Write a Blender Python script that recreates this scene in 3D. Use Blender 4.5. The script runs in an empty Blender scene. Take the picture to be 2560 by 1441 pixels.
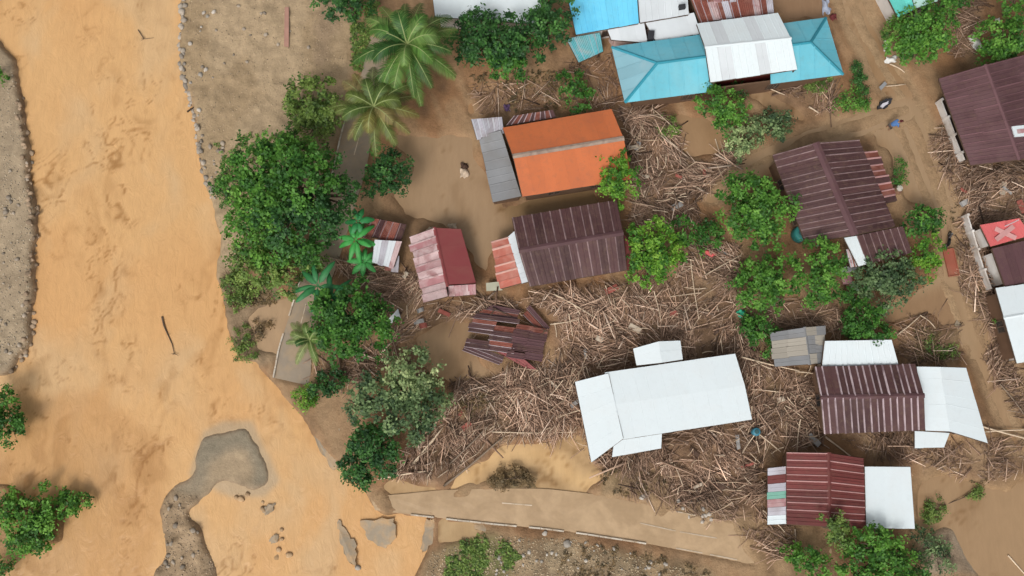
import bpy, math, random
import numpy as np
from mathutils import Vector

random.seed(7)
rng = np.random.default_rng(11)
sc = bpy.context.scene
COL = sc.collection
R = math.radians

# ------------------------------------------------------------------ camera, sky, sun, exposure
CAM_D, CAM_T, CAM_FOV = 83.0, R(9.0), R(60.0)
F_PX = 1280.0 / math.tan(CAM_FOV / 2)
CAM = np.array([0.0, -CAM_D * math.sin(CAM_T), CAM_D * math.cos(CAM_T)])
cam_data = bpy.data.cameras.new('camera')
cam_data.sensor_width = 36.0
cam_data.angle = CAM_FOV
cam_data.clip_start = 0.5
cam_data.clip_end = 3000.0
cam = bpy.data.objects.new('camera', cam_data)
cam.location = CAM
cam.rotation_euler = (CAM_T, 0, 0)
COL.objects.link(cam)
sc.camera = cam

SUN_EL, SUN_AZ = R(52), R(205)
world = bpy.data.worlds.new('World')
sc.world = world
world.use_nodes = True
wn = world.node_tree.nodes
wl = world.node_tree.links
wn.clear()
w_out = wn.new('ShaderNodeOutputWorld')
w_bg = wn.new('ShaderNodeBackground')
w_sky = wn.new('ShaderNodeTexSky')
w_sky.sky_type = 'NISHITA'
w_sky.sun_disc = False
w_sky.sun_elevation = SUN_EL
w_sky.sun_rotation = SUN_AZ
w_sky.dust_density = 6.0
w_sky.air_density = 1.2
w_hsv = wn.new('ShaderNodeHueSaturation')
w_hsv.inputs['Saturation'].default_value = 0.12
wl.new(w_sky.outputs[0], w_hsv.inputs['Color'])
wl.new(w_hsv.outputs[0], w_bg.inputs['Color'])
w_bg.inputs['Strength'].default_value = 0.11
wl.new(w_bg.outputs[0], w_out.inputs['Surface'])

sun_d = bpy.data.lights.new('sun', 'SUN')
sun_d.energy = 1.5
sun_d.angle = R(16)
sun_d.color = (1.0, 0.95, 0.88)
sun = bpy.data.objects.new('sun', sun_d)
sp = Vector((math.cos(SUN_EL) * math.sin(SUN_AZ), math.cos(SUN_EL) * math.cos(SUN_AZ), math.sin(SUN_EL)))
sun.rotation_euler = (-sp).to_track_quat('-Z', 'Y').to_euler()
sun.location = sp * 100
COL.objects.link(sun)

sc.view_settings.view_transform = 'Standard'
sc.view_settings.look = 'None'
sc.view_settings.gamma = 1.0
sc.view_settings.use_curve_mapping = False
sc.view_settings.exposure = 0.05

# ------------------------------------------------------------------ helpers
CT, ST = math.cos(CAM_T), math.sin(CAM_T)

def P(px, py, z=0.0):
    """point of the place that the photograph shows at (px, py), at height z"""
    x = (px - 1280.0) / F_PX
    y = -(py - 720.5) / F_PX
    d = np.array([x, y * CT + ST, y * ST - CT])
    k = (z - CAM[2]) / d[2]
    return CAM + d * k

def PX(rpx, p):
    """pixel length at a point in metres"""
    v = np.array([0, ST, -CT])
    return rpx * float(np.dot(np.asarray(p) - CAM, v)) / F_PX

ORG = {}
MATS = {}

def nrm(v):
    v = np.asarray(v, float)
    return v / max(1e-9, np.linalg.norm(v))

def thing(name, loc, label, cat, group=None):
    o = bpy.data.objects.new(name, None)
    o.empty_display_size = 0.3
    COL.objects.link(o)
    o.location = [float(c) for c in loc]
    ORG[o] = np.array(loc, float)
    o['label'] = label
    o['category'] = cat
    if group:
        o['group'] = group
    return o

def tag(o, label, cat, group=None):
    o['label'] = label
    o['category'] = cat
    if group:
        o['group'] = group
    return o

def link_mesh(name, me, mats, parent, origin):
    o = bpy.data.objects.new(name, me)
    COL.objects.link(o)
    for m in (mats if isinstance(mats, (list, tuple)) else [mats]):
        if m is not None:
            me.materials.append(m)
    if parent is not None:
        o.parent = parent
        ORG[o] = ORG[parent]
    else:
        o.location = [float(c) for c in origin]
        ORG[o] = np.array(origin, float)
    return o

def mk(name, verts, faces, mats, parent=None, loc=None, smooth=False, fmat=None):
    org = ORG[parent] if parent is not None else (np.array(loc, float) if loc is not None else np.zeros(3))
    v = np.asarray(verts, float) - org
    me = bpy.data.meshes.new(name)
    me.from_pydata(v.tolist(), [], [list(map(int, f)) for f in faces])
    if fmat is not None:
        me.polygons.foreach_set('material_index', list(fmat))
    if smooth:
        me.polygons.foreach_set('use_smooth', [True] * len(me.polygons))
    me.update()
    return link_mesh(name, me, mats, parent, org)

def mkn(name, verts, faces, mats, parent=None, loc=None, smooth=False, cols=None):
    """numpy builder: faces (n,3) or (n,4), per-vertex colours"""
    org = ORG[parent] if parent is not None else (np.array(loc, float) if loc is not None else np.zeros(3))
    v = (np.asarray(verts, float) - org).astype(np.float32)
    f = np.asarray(faces, np.int32)
    n, k = f.shape
    me = bpy.data.meshes.new(name)
    me.vertices.add(len(v))
    me.vertices.foreach_set('co', v.ravel())
    me.loops.add(n * k)
    me.loops.foreach_set('vertex_index', f.ravel())
    me.polygons.add(n)
    me.polygons.foreach_set('loop_start', np.arange(0, n * k, k, dtype=np.int32))
    me.polygons.foreach_set('loop_total', np.full(n, k, np.int32))
    if smooth:
        me.polygons.foreach_set('use_smooth', np.ones(n, bool))
    if cols is not None:
        a = me.color_attributes.new('Col', 'FLOAT_COLOR', 'POINT')
        c = np.ones((len(v), 4), np.float32)
        c[:, :3] = cols
        a.data.foreach_set('color', c.ravel())
    me.update(calc_edges=True)
    me.validate()
    return link_mesh(name, me, mats, parent, org)

def box_vf(c, ax, ay, az):
    """box from centre and three half-axis vectors"""
    c, ax, ay, az = map(np.asarray, (c, ax, ay, az))
    v = [c + sx * ax + sy * ay + sz * az for sz in (-1, 1) for sy in (-1, 1) for sx in (-1, 1)]
    f = [(0, 2, 3, 1), (4, 5, 7, 6), (0, 1, 5, 4), (2, 6, 7, 3), (0, 4, 6, 2), (1, 3, 7, 5)]
    return v, f

def join(parts):
    V, F = [], []
    for v, f in parts:
        o = len(V)
        V += list(v)
        F += [tuple(i + o for i in q) for q in f]
    return V, F

def tube_vf(path, radii, sides=8, cap=True):
    path = [np.asarray(p, float) for p in path]
    V, F = [], []
    for i, p in enumerate(path):
        d = nrm(path[min(i + 1, len(path) - 1)] - path[max(i - 1, 0)])
        a = np.cross(d, [0, 0, 1.0])
        if np.linalg.norm(a) < 1e-3:
            a = np.array([1.0, 0, 0])
        a = nrm(a)
        b = np.cross(d, a)
        r = radii[i] if hasattr(radii, '__len__') else radii
        for k in range(sides):
            t = 2 * math.pi * k / sides
            V.append(p + r * (math.cos(t) * a + math.sin(t) * b))
    for i in range(len(path) - 1):
        for k in range(sides):
            k2 = (k + 1) % sides
            F.append((i * sides + k, i * sides + k2, (i + 1) * sides + k2, (i + 1) * sides + k))
    if cap:
        F.append(tuple(range(sides)))
        F.append(tuple((len(path) - 1) * sides + k for k in range(sides)))
    return V, F

def lathe_vf(c, prof, sides=16):
    V, F = [], []
    for r, z in prof:
        for k in range(sides):
            t = 2 * math.pi * k / sides
            V.append((c[0] + r * math.cos(t), c[1] + r * math.sin(t), c[2] + z))
    for i in range(len(prof) - 1):
        for k in range(sides):
            k2 = (k + 1) % sides
            F.append((i * sides + k, i * sides + k2, (i + 1) * sides + k2, (i + 1) * sides + k))
    F.append(tuple(range(sides)))
    F.append(tuple((len(prof) - 1) * sides + k for k in range(sides)))
    return V, F

# ------------------------------------------------------------------ numpy noise
def vnoise(x, y, seed):
    g = np.random.default_rng(seed).random((256, 256))
    xi = np.floor(x).astype(int)
    yi = np.floor(y).astype(int)
    fx = x - xi
    fy = y - yi
    fx = fx * fx * (3 - 2 * fx)
    fy = fy * fy * (3 - 2 * fy)
    a = g[xi % 256, yi % 256]
    b = g[(xi + 1) % 256, yi % 256]
    c = g[xi % 256, (yi + 1) % 256]
    d = g[(xi + 1) % 256, (yi + 1) % 256]
    return a + (b - a) * fx + (c - a) * fy + (a - b - c + d) * fx * fy

def fbm(x, y, scale, octv=4, seed=1, gain=0.5):
    s, amp, tot = 0.0, 1.0, 0.0
    fr = 1.0 / scale
    for o in range(octv):
        s = s + amp * vnoise(x * fr + 13.7 * o, y * fr + 7.1 * o, seed + o)
        tot += amp
        amp *= gain
        fr *= 2.03
    return s / tot

def inpoly(x, y, poly):
    r = np.zeros(np.shape(x), bool)
    n = len(poly)
    j = n - 1
    for i in range(n):
        xi, yi = poly[i]
        xj, yj = poly[j]
        if yi != yj:
            r ^= ((yi > y) != (yj > y)) & (x < (xj - xi) * (y - yi) / (yj - yi) + xi)
        j = i
    return r

def wpoly(pts, z=0.0):
    return [tuple(P(a, b, z)[:2]) for a, b in pts]

def blur(a, n):
    for _ in range(n):
        p = np.pad(a, 1, mode='edge')
        a = (p[1:-1, 1:-1] * 2 + p[:-2, 1:-1] + p[2:, 1:-1] + p[1:-1, :-2] + p[1:-1, 2:]) / 6.0
    return a

# ------------------------------------------------------------------ materials
class NT:
    def __init__(self, name):
        self.m = bpy.data.materials.new(name)
        self.m.use_nodes = True
        self.n = self.m.node_tree.nodes
        self.l = self.m.node_tree.links
        self.n.clear()
        self.out = self.n.new('ShaderNodeOutputMaterial')
        self.b = self.n.new('ShaderNodeBsdfPrincipled')
        self.l.new(self.b.outputs[0], self.out.inputs['Surface'])
        self.tc = self.n.new('ShaderNodeTexCoord')
        self.coord = self.tc.outputs['Object']

    def geo(self):
        g = self.n.new('ShaderNodeNewGeometry')
        self.coord = g.outputs['Position']

    def noise(self, scale, detail=5, dist=0.0, stretch=None, rough=0.55):
        t = self.n.new('ShaderNodeTexNoise')
        t.inputs['Scale'].default_value = scale
        t.inputs['Detail'].default_value = detail
        t.inputs['Roughness'].default_value = rough
        t.inputs['Distortion'].default_value = dist
        if stretch:
            mp = self.n.new('ShaderNodeMapping')
            mp.inputs['Scale'].default_value = stretch
            self.l.new(self.coord, mp.inputs['Vector'])
            self.l.new(mp.outputs[0], t.inputs['Vector'])
        else:
            self.l.new(self.coord, t.inputs['Vector'])
        return t.outputs['Fac']

    def ramp(self, src, stops):
        r = self.n.new('ShaderNodeValToRGB')
        e = r.color_ramp.elements
        while len(e) < len(stops):
            e.new(0.5)
        for i, (p, c) in enumerate(stops):
            e[i].position = p
            e[i].color = (c, c, c, 1) if not hasattr(c, '__len__') else (*c, 1)
        self.l.new(src, r.inputs[0])
        return r.outputs[0]

    def mix(self, fac, a, b, mode='MIX'):
        m = self.n.new('ShaderNodeMix')
        m.data_type = 'RGBA'
        m.blend_type = mode
        for sock, val in ((m.inputs[0], fac), (m.inputs[6], a), (m.inputs[7], b)):
            if hasattr(val, 'is_output') or isinstance(val, bpy.types.NodeSocket):
                self.l.new(val, sock)
            elif hasattr(val, '__len__'):
                sock.default_value = (*val, 1)
            else:
                sock.default_value = val
        return m.outputs[2]

    def attr(self, name='Col'):
        a = self.n.new('ShaderNodeAttribute')
        a.attribute_name = name
        return a.outputs['Color']

    def rand(self):
        return self.n.new('ShaderNodeObjectInfo').outputs['Random']

    def hsv(self, col, val=None, sat=None):
        h = self.n.new('ShaderNodeHueSaturation')
        self.l.new(col, h.inputs['Color']) if isinstance(col, bpy.types.NodeSocket) else setattr(h.inputs['Color'], 'default_value', (*col, 1))
        if val is not None:
            self.l.new(val, h.inputs['Value'])
        if sat is not None:
            self.l.new(sat, h.inputs['Saturation'])
        return h.outputs[0]

    def mapr(self, src, lo, hi):
        m = self.n.new('ShaderNodeMapRange')
        m.inputs['To Min'].default_value = lo
        m.inputs['To Max'].default_value = hi
        self.l.new(src, m.inputs['Value'])
        return m.outputs[0]

    def bump(self, src, strength, dist):
        b = self.n.new('ShaderNodeBump')
        b.inputs['Strength'].default_value = strength
        b.inputs['Distance'].default_value = dist
        self.l.new(src, b.inputs['Height'])
        self.l.new(b.outputs[0], self.b.inputs['Normal'])

    def col(self, c):
        if isinstance(c, bpy.types.NodeSocket):
            self.l.new(c, self.b.inputs['Base Color'])
        else:
            self.b.inputs['Base Color'].default_value = (*c, 1)

    def rough(self, r, spec=0.4, metal=0.0):
        if isinstance(r, bpy.types.NodeSocket):
            self.l.new(r, self.b.inputs['Roughness'])
        else:
            self.b.inputs['Roughness'].default_value = r
        self.b.inputs['Specular IOR Level'].default_value = spec
        self.b.inputs['Metallic'].default_value = metal

def simple(name, c, rough=0.6, var=0.25, scale=1.5, spec=0.2, dirt=None, dirt_amt=0.0, objvar=0.12, dscale=0.35, grime=0.0):
    """painted / weathered surface: base colour, blotches, optional dirt film, per-object variation"""
    if name in MATS:
        return MATS[name]
    t = NT(name)
    n1 = t.noise(scale, 6)
    base = t.hsv(c, val=t.mapr(n1, 1 - var, 1 + var))
    if objvar:
        base = t.hsv(base, val=t.mapr(t.rand(), 1 - objvar, 1 + objvar))
    if dirt is not None:
        n2 = t.noise(dscale, 7, dist=0.6)
        f = t.ramp(n2, [(0.45, 0.0), (0.68, dirt_amt)])
        base = t.mix(f, base, dirt)
    if grime:
        n3 = t.noise(2.2, 9, dist=0.4, rough=0.72)
        base = t.mix(t.ramp(n3, [(0.50, 0.0), (0.72, grime)]), base, (0.16, 0.105, 0.07))
    t.col(base)
    t.rough(rough, spec)
    t.bump(t.noise(scale * 6, 4), 0.15, 0.02)
    MATS[name] = t.m
    return t.m

def attr_mat(name, rough=0.8, spec=0.3, nscale=3.0, nvar=0.25, trans=0.0, bump=0.0, world_pos=False):
    t = NT(name)
    if world_pos:
        t.geo()
    c = t.attr()
    if nvar:
        c = t.hsv(c, val=t.mapr(t.noise(nscale, 8), 1 - nvar, 1 + nvar))
    t.col(c)
    t.rough(rough, spec)
    if bump:
        t.bump(t.noise(nscale * 3, 8), bump, 0.06)
    if trans:
        tr = t.n.new('ShaderNodeBsdfTranslucent')
        t.l.new(c, tr.inputs['Color'])
        mx = t.n.new('ShaderNodeMixShader')
        mx.inputs[0].default_value = trans
        t.l.new(t.b.outputs[0], mx.inputs[1])
        t.l.new(tr.outputs[0], mx.inputs[2])
        t.l.new(mx.outputs[0], t.out.inputs['Surface'])
    return t.m

# ------------------------------------------------------------------ terrain
MUD = np.array([0.255, 0.142, 0.074])
GREY_BANK = np.array([0.385, 0.292, 0.190])
DARKSOIL = np.array([0.135, 0.082, 0.050])
DEB = np.array([0.19, 0.120, 0.077])
TANMUD = np.array([0.36, 0.245, 0.145])
GREYMUD = np.array([0.305, 0.250, 0.180])
GRASS = np.array([0.135, 0.145, 0.055])

RIVER_POLY = [(-900, -400), (470, -400), (458, -60), (455, 0), (445, 110), (455, 200), (488, 330), (500, 420), (530, 500),
              (548, 600), (545, 690), (560, 780), (575, 860), (600, 905), (640, 900), (672, 940), (720, 1000), (768, 1060),
              (800, 1120), (850, 1185), (915, 1235), (955, 1285), (1085, 1300), (1062, 1380), (1030, 1441), (1010, 1800), (-900, 1800)]
WEST_LAND = [(-900, 20), (-5, 95), (38, 150), (55, 260), (70, 350), (78, 450), (95, 525), (86, 700), (78, 850), (22, 935), (-50, 950), (-900, 960)]
SW_LAND = [(-900, 1180), (-20, 1190), (60, 1250), (160, 1262), (150, 1350), (60, 1390), (20, 1441), (-900, 1700)]
ISLAND = [(486, 1172), (516, 1098), (562, 1068), (618, 1072), (646, 1128), (674, 1190), (655, 1218), (600, 1213), (540, 1222),
          (482, 1258), (500, 1330), (540, 1400), (552, 1560), (360, 1560), (412, 1390), (402, 1290), (440, 1222)]
SHOAL = [(600, 1235), (660, 1240), (715, 1320), (735, 1441), (640, 1441), (690, 1380), (660, 1310)]

FLOOD = [
    [(985, 335), (1180, 342), (1215, 470), (1245, 510), (1290, 545), (1285, 600), (1232, 596), (1205, 700), (1150, 590), (1092, 562), (1010, 548), (985, 490), (1040, 420)],
    [(1170, 205), (1285, 232), (1240, 285), (1172, 292)],
    [(2078, -40), (2160, -40), (2205, 150), (2295, 265), (2330, 350), (2352, 450), (2395, 560), (2395, 690), (2440, 800), (2500, 950), (2545, 1060), (2600, 1200),
     (2540, 1120), (2470, 1000), (2430, 900), (2380, 830), (2300, 830), (2250, 800), (2110, 785), (2100, 760), (2270, 745), (2345, 690), (2350, 640), (2365, 540),
     (2270, 500), (2225, 400), (2190, 330), (2080, 325), (1960, 365), (1935, 425), (1850, 470), (1770, 505), (1735, 490), (1840, 425), (1920, 380), (2000, 340), (2150, 300), (2225, 258), (2180, 150)],
    [(1640, 330), (1700, 285), (1770, 310), (1835, 345), (1800, 385), (1720, 400), (1680, 350)],
    [(1860, 215), (1960, 230), (2010, 300), (1930, 270), (1870, 250)],
    [(1030, 860), (1080, 830), (1120, 790), (1170, 800), (1185, 900), (1250, 960), (1150, 985), (1060, 905)],
    [(1180, 1160), (1250, 1112), (1400, 1100), (1455, 1078), (1482, 1160), (1510, 1195), (1430, 1225), (1340, 1215), (1310, 1165), (1240, 1180), (1190, 1235), (1090, 1255), (960, 1270), (935, 1240), (1000, 1200), (1110, 1215)],
    [(2310, 1200), (2400, 1190), (2520, 1230), (2600, 1190), (2600, 1500), (2440, 1441), (2380, 1330), (2310, 1330), (2290, 1260)],
    [(1255, 512), (1480, 465), (1505, 500), (1300, 545)],
    [(1915, -40), (2070, -40), (2060, 45), (1965, 50)],
    [(1545, 1185), (1640, 1180), (1660, 1215), (1560, 1230)],
    [(690, 750), (735, 740), (700, 880), (640, 880), (620, 800)],
    [(1110, 1300), (1215, 1305), (1190, 1345), (1110, 1350), (1080, 1385), (1060, 1360)],
]
ROAD_N = [(925, 1242), (1010, 1235), (1110, 1225), (1230, 1222), (1360, 1222), (1480, 1235), (1590, 1256), (1736, 1286), (1850, 1312), (1960, 1340), (2080, 1372)]
ROAD_S = [(938, 1276), (1020, 1286), (1120, 1298), (1230, 1310), (1350, 1321), (1462, 1335), (1609, 1358), (1756, 1386), (1843, 1404), (1960, 1430), (2080, 1458)]
PATH_L = [(925, 90), (905, 180), (875, 260), (852, 340), (835, 420), (805, 520), (775, 620), (745, 720), (720, 800), (698, 870), (684, 945)]
PATH_R = [(975, 110), (960, 190), (945, 265), (930, 345), (915, 425), (885, 525), (855, 625), (820, 725), (795, 800), (780, 870), (775, 965)]

DEBRIS = [  # polygon, density per m2, mound height, flow angle
    ([(1130, 960), (1260, 930), (1385, 880), (1375, 800), (1290, 745), (1560, 700), (1700, 700), (1720, 610), (1850, 620), (1850, 790), (1890, 880), (1950, 925),
      (2045, 930), (2065, 1090), (1965, 1125), (1915, 1180), (1915, 1300), (1800, 1290), (1690, 1235), (1640, 1160), (1530, 1180), (1480, 1160), (1440, 1075), (1250, 1100), (1120, 1110)], 30, 0.55),
    ([(1545, 270), (1640, 275), (1700, 330), (1690, 380), (1770, 410), (1850, 350), (1830, 420), (1740, 490), (1720, 570), (1600, 570), (1590, 480), (1565, 400)], 30, 0.5),
    ([(875, 690), (1040, 675), (1062, 760), (1290, 735), (1300, 780), (1180, 800), (1100, 800), (1030, 850), (990, 880), (960, 760)], 28, 0.35),
    ([(960, 1215), (1040, 1120), (1110, 1000), (1260, 950), (1450, 960), (1450, 1085), (1250, 1105), (1180, 1155), (1110, 1215), (1010, 1195)], 26, 0.5),
    ([(820, 640), (930, 670), (980, 690), (900, 720), (850, 680)], 24, 0.25),
    ([(2320, 330), (2360, 290), (2420, 415), (2600, 405), (2600, 560), (2450, 560), (2400, 540), (2360, 450)], 26, 0.35),
    ([(2385, 540), (2445, 560), (2480, 720), (2540, 930), (2600, 1000), (2600, 1110), (2500, 960), (2450, 820), (2395, 700)], 24, 0.3),
    ([(2380, -40), (2460, -40), (2440, 130), (2400, 150), (2370, 80)], 22, 0.3),
    ([(2230, 800), (2300, 785), (2400, 830), (2400, 890), (2340, 920), (2250, 905)], 16, 0.2),
    ([(2100, 1085), (2300, 1075), (2290, 1160), (2165, 1160), (2160, 1125)], 22, 0.25),
    ([(2360, 1110), (2600, 1085), (2600, 1180), (2480, 1200), (2300, 1160), (2300, 1122)], 16, 0.25),
    ([(1840, 780), (1960, 740), (2110, 760), (2110, 850), (2060, 820), (1930, 835), (1840, 830)], 22, 0.25),
    ([(780, 890), (960, 880), (1040, 870), (1060, 960), (990, 900), (900, 970), (840, 950)], 18, 0.2),
    ([(1900, 210), (2080, 210), (2090, 290), (2010, 280), (1950, 240)], 16, 0.25),
    ([(1170, 225), (1400, 190), (1420, 270), (1300, 285), (1190, 290)], 10, 0.15),
    ([(1870, 1300), (1990, 1320), (1990, 1400), (1930, 1380)], 18, 0.25),
    ([(1400, 160), (1530, 140), (1545, 260), (1470, 270), (1440, 190)], 10, 0.15),
    ([(1560, 1170), (1700, 1190), (1860, 1290), (1900, 1340), (1800, 1320), (1640, 1255), (1530, 1225)], 12, 0.15),
]
STEP = 0.24
xs = np.concatenate([[-700, -350, -200, -130, -90, -72], np.arange(-62, 62.01, STEP), [72, 90, 130, 200, 350, 700]])
ys = np.concatenate([[-700, -350, -200, -120, -70, -50], np.arange(-38, 46.01, STEP), [54, 75, 120, 200, 350, 700]])
GX, GY = np.meshgrid(xs, ys)
WXN = fbm(GX, GY, 2.6, 4, 21) - 0.5
WYN = fbm(GX, GY, 2.6, 4, 41) - 0.5

def zmask(pts, warp=1.2, nb=3):
    poly = wpoly(pts)
    return blur(inpoly(GX + WXN * warp * 2, GY + WYN * warp * 2, poly).astype(float), nb)

def lerp(a, b, m):
    return a + (b - a) * m

n_big = fbm(GX, GY, 9, 4, 3)
n_mid = fbm(GX, GY, 2.2, 4, 5)
n_fin = fbm(GX, GY, 0.7, 3, 9)
GH = 0.22 + 0.30 * (n_big - 0.5) + 0.22 * (n_mid - 0.5) + 0.10 * (n_fin - 0.5)
GC = np.zeros(GX.shape + (3,))
GC[:] = MUD
GC *= (0.75 + 0.5 * n_mid)[..., None]
GC = lerp(GC, TANMUD * np.ones_like(GC), (np.clip((n_big - 0.45) * 5, 0, 1) * 0.55)[..., None])
GC = lerp(GC, DARKSOIL * np.ones_like(GC), (np.clip((0.42 - n_mid) * 6, 0, 1) * 0.5)[..., None])

def paint(mask, c, amt=1.0, nz=0.35):
    global GC
    v = (1 - nz / 2 + nz * n_fin + nz * (n_mid - 0.5))[..., None]
    GC = lerp(GC, np.asarray(c) * v, (mask * amt)[..., None])

# river banks
top_bank = [(445, -400), (930, -400), (900, 0), (890, 180), (850, 340), (830, 420), (560, 700), (600, 900), (540, 690), (490, 330), (440, 110)]
m_top = zmask(top_bank, 1.0, 4)
paint(m_top, GREY_BANK, 1.0, 0.2)
paint(m_top * np.clip((fbm(GX, GY * 0.7, 4.5, 4, 401) - 0.52) * 7, 0, 1), [0.29, 0.21, 0.125], 0.6, 0.2)
paint(m_top * zmask([(800, -40), (850, -40), (845, 80), (830, 180), (795, 180), (790, 60)], 1.2, 5), [0.26, 0.19, 0.13], 0.7, 0.2)
GH = lerp(GH, 0.55 + 0.5 * (n_mid - 0.5) + 0.3 * (n_fin - 0.5), m_top)
m_west_strip = zmask([(545, 690), (700, 700), (700, 900), (640, 905), (580, 880)], 1.0, 3)
paint(m_west_strip, [0.25, 0.18, 0.115])
RIV = zmask(RIVER_POLY, 0.5, 2)
m_wl = zmask(WEST_LAND, 0.5, 2)
m_sw = zmask(SW_LAND, 0.8, 3)
m_is = zmask(ISLAND, 1.0, 4)
m_sh = zmask(SHOAL, 1.2, 4)
paint(m_wl, [0.36, 0.285, 0.200])
paint(m_wl * np.clip((n_mid - 0.5) * 6, 0, 1), [0.27, 0.21, 0.145], 0.7)
paint(m_sw, [0.30, 0.17, 0.07])
paint(m_is, GREYMUD, 1.0, 0.25)
paint(m_is * zmask([(470, 1150), (520, 1080), (620, 1060), (660, 1130), (690, 1210), (640, 1190), (590, 1120), (540, 1150), (500, 1200)], 1.5, 5), [0.225, 0.195, 0.145], 0.9, 0.2)
paint(m_is * zmask([(540, 1150), (600, 1130), (640, 1190), (600, 1215), (540, 1225), (500, 1240)], 1.5, 4), [0.38, 0.285, 0.185], 0.7, 0.3)
m_isl = zmask([(400, 1240), (500, 1225), (560, 1560), (350, 1560)], 0.8, 4)
paint(m_isl, [0.325, 0.235, 0.150], 0.9, 0.6)
paint(m_sh, [0.36, 0.24, 0.13])
river_amt = np.clip(RIV - m_wl - m_sw - m_is, 0, 1)
GH = lerp(GH, -1.1, river_amt)
GH = lerp(GH, 0.45 + 0.35 * (n_mid - 0.5) + 0.2 * (n_fin - 0.5), np.clip(m_wl * 1.0, 0, 1))
GH = lerp(GH, 0.05 + 0.3 * (n_mid - 0.5), m_sw * 0.9)
GH = lerp(GH, -0.115 + 0.16 * (n_mid - 0.5) + 0.05 * (n_fin - 0.5), np.clip(blur(m_is, 4) * 1.25, 0, 1))
GH = lerp(GH, 0.18 + 0.8 * (n_fin - 0.5) + 0.9 * (n_mid - 0.5), m_isl * m_is)
GH = lerp(GH, -0.26 + 0.5 * (n_fin - 0.5), m_sh * 0.9)
# grass and stony verge by the road
m_verge = zmask([(1060, 1400), (1130, 1350), (1200, 1330), (1400, 1345), (1600, 1375), (1780, 1430), (1850, 1560), (1000, 1560)], 0.8, 4)
paint(m_verge, [0.25, 0.185, 0.112], 0.9, 0.9)
paint(zmask([(1130, 1350), (1230, 1335), (1290, 1400), (1260, 1500), (1130, 1500)], 1.2, 4), GRASS, 0.85, 0.6)
paint(zmask([(1280, 1360), (1420, 1345), (1600, 1400), (1600, 1500), (1300, 1500)], 1.5, 5), [0.31, 0.245, 0.165], 0.6, 0.9)
GH = lerp(GH, 0.30 + 0.35 * (n_mid - 0.5) + 0.25 * (n_fin - 0.5), m_verge)
paint(zmask([(1210, 1185), (1300, 1165), (1345, 1190), (1350, 1222), (1230, 1225)], 1.0, 3), [0.20, 0.155, 0.085], 0.9, 0.6)
paint(zmask([(1520, 1170), (1650, 1180), (1860, 1290), (1900, 1340), (1800, 1320), (1600, 1240), (1500, 1240)], 1.0, 4), [0.22, 0.165, 0.095], 0.85, 0.6)
paint(zmask([(2280, 1200), (2400, 1180), (2600, 1180), (2600, 1500), (2280, 1500)], 2, 6), [0.29, 0.19, 0.105], 0.8, 0.3)
paint(zmask([(2300, 1330), (2400, 1330), (2450, 1441), (2320, 1441)], 1.0, 5), [0.33, 0.28, 0.22], 0.8, 0.4)
paint(zmask([(2300, 1230), (2420, 1225), (2430, 1300), (2310, 1320)], 1.6, 5), [0.17, 0.14, 0.055], 0.6, 0.6)
paint(zmask([(2260, 830), (2400, 830), (2400, 910), (2300, 915)], 1.4, 4), [0.19, 0.15, 0.075], 0.6, 0.6)
# flooded places dip under the water level
m_fl = np.zeros_like(GX)
for pl in FLOOD:
    m_fl = np.maximum(m_fl, zmask(pl, 0.9, 3))
m_fl = np.clip(m_fl, 0, 1)
GH = lerp(GH, -0.28 + 0.12 * (n_mid - 0.5), m_fl)
# debris mounds
m_deb = np.zeros_like(GX)
for pl, dens, hgt in DEBRIS:
    m = zmask(pl, 1.0, 5)
    m_deb = np.maximum(m_deb, m * min(1, dens / 22))
    GH = np.maximum(GH, lerp(GH, 0.18 + hgt * (0.35 + 1.3 * (fbm(GX, GY, 3.2, 3, 71) - 0.4)) + 0.25 * (n_fin - 0.5), m))
paint(m_deb, DEB, 0.9, 0.8)
# bed of the roads
ROADP = ROAD_N + ROAD_S[::-1]
PATHP = PATH_L + PATH_R[::-1]
m_rd = np.maximum(zmask(ROADP, 0.0, 2), zmask(PATHP, 0.0, 2))
GH = lerp(GH, -0.10, m_rd)
for pts, hh in (([(1800, 1290), (1850, 1345), (1890, 1405), (1935, 1460), (2100, 1500), (2100, 1330), (1900, 1280)], 0.20),
                ([(900, 1225), (960, 1240), (1000, 1262), (985, 1290), (930, 1290)], 0.20),
                ([(1600, 1245), (1700, 1265), (1790, 1295), (1780, 1315), (1690, 1290), (1610, 1270)], 0.19),
                ([(1090, 1215), (1200, 1205), (1230, 1235), (1150, 1245)], 0.17),
                ([(1460, 1225), (1520, 1230), (1560, 1258), (1500, 1252)], 0.18)):
    ms = zmask(pts, 2.2, 7)
    GH = np.maximum(GH, lerp(GH, hh + 0.10 * (n_mid - 0.5) + 0.05 * (n_fin - 0.5), ms))
    paint(ms, [0.33, 0.225, 0.13], 0.85, 0.4)
    paint(ms * np.clip((fbm((GX + GY) * 0.8, (GX - GY) * 0.25, 1.6, 3, 733) - 0.5) * 7, 0, 1), [0.19, 0.125, 0.07], 0.7, 0.3)

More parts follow.
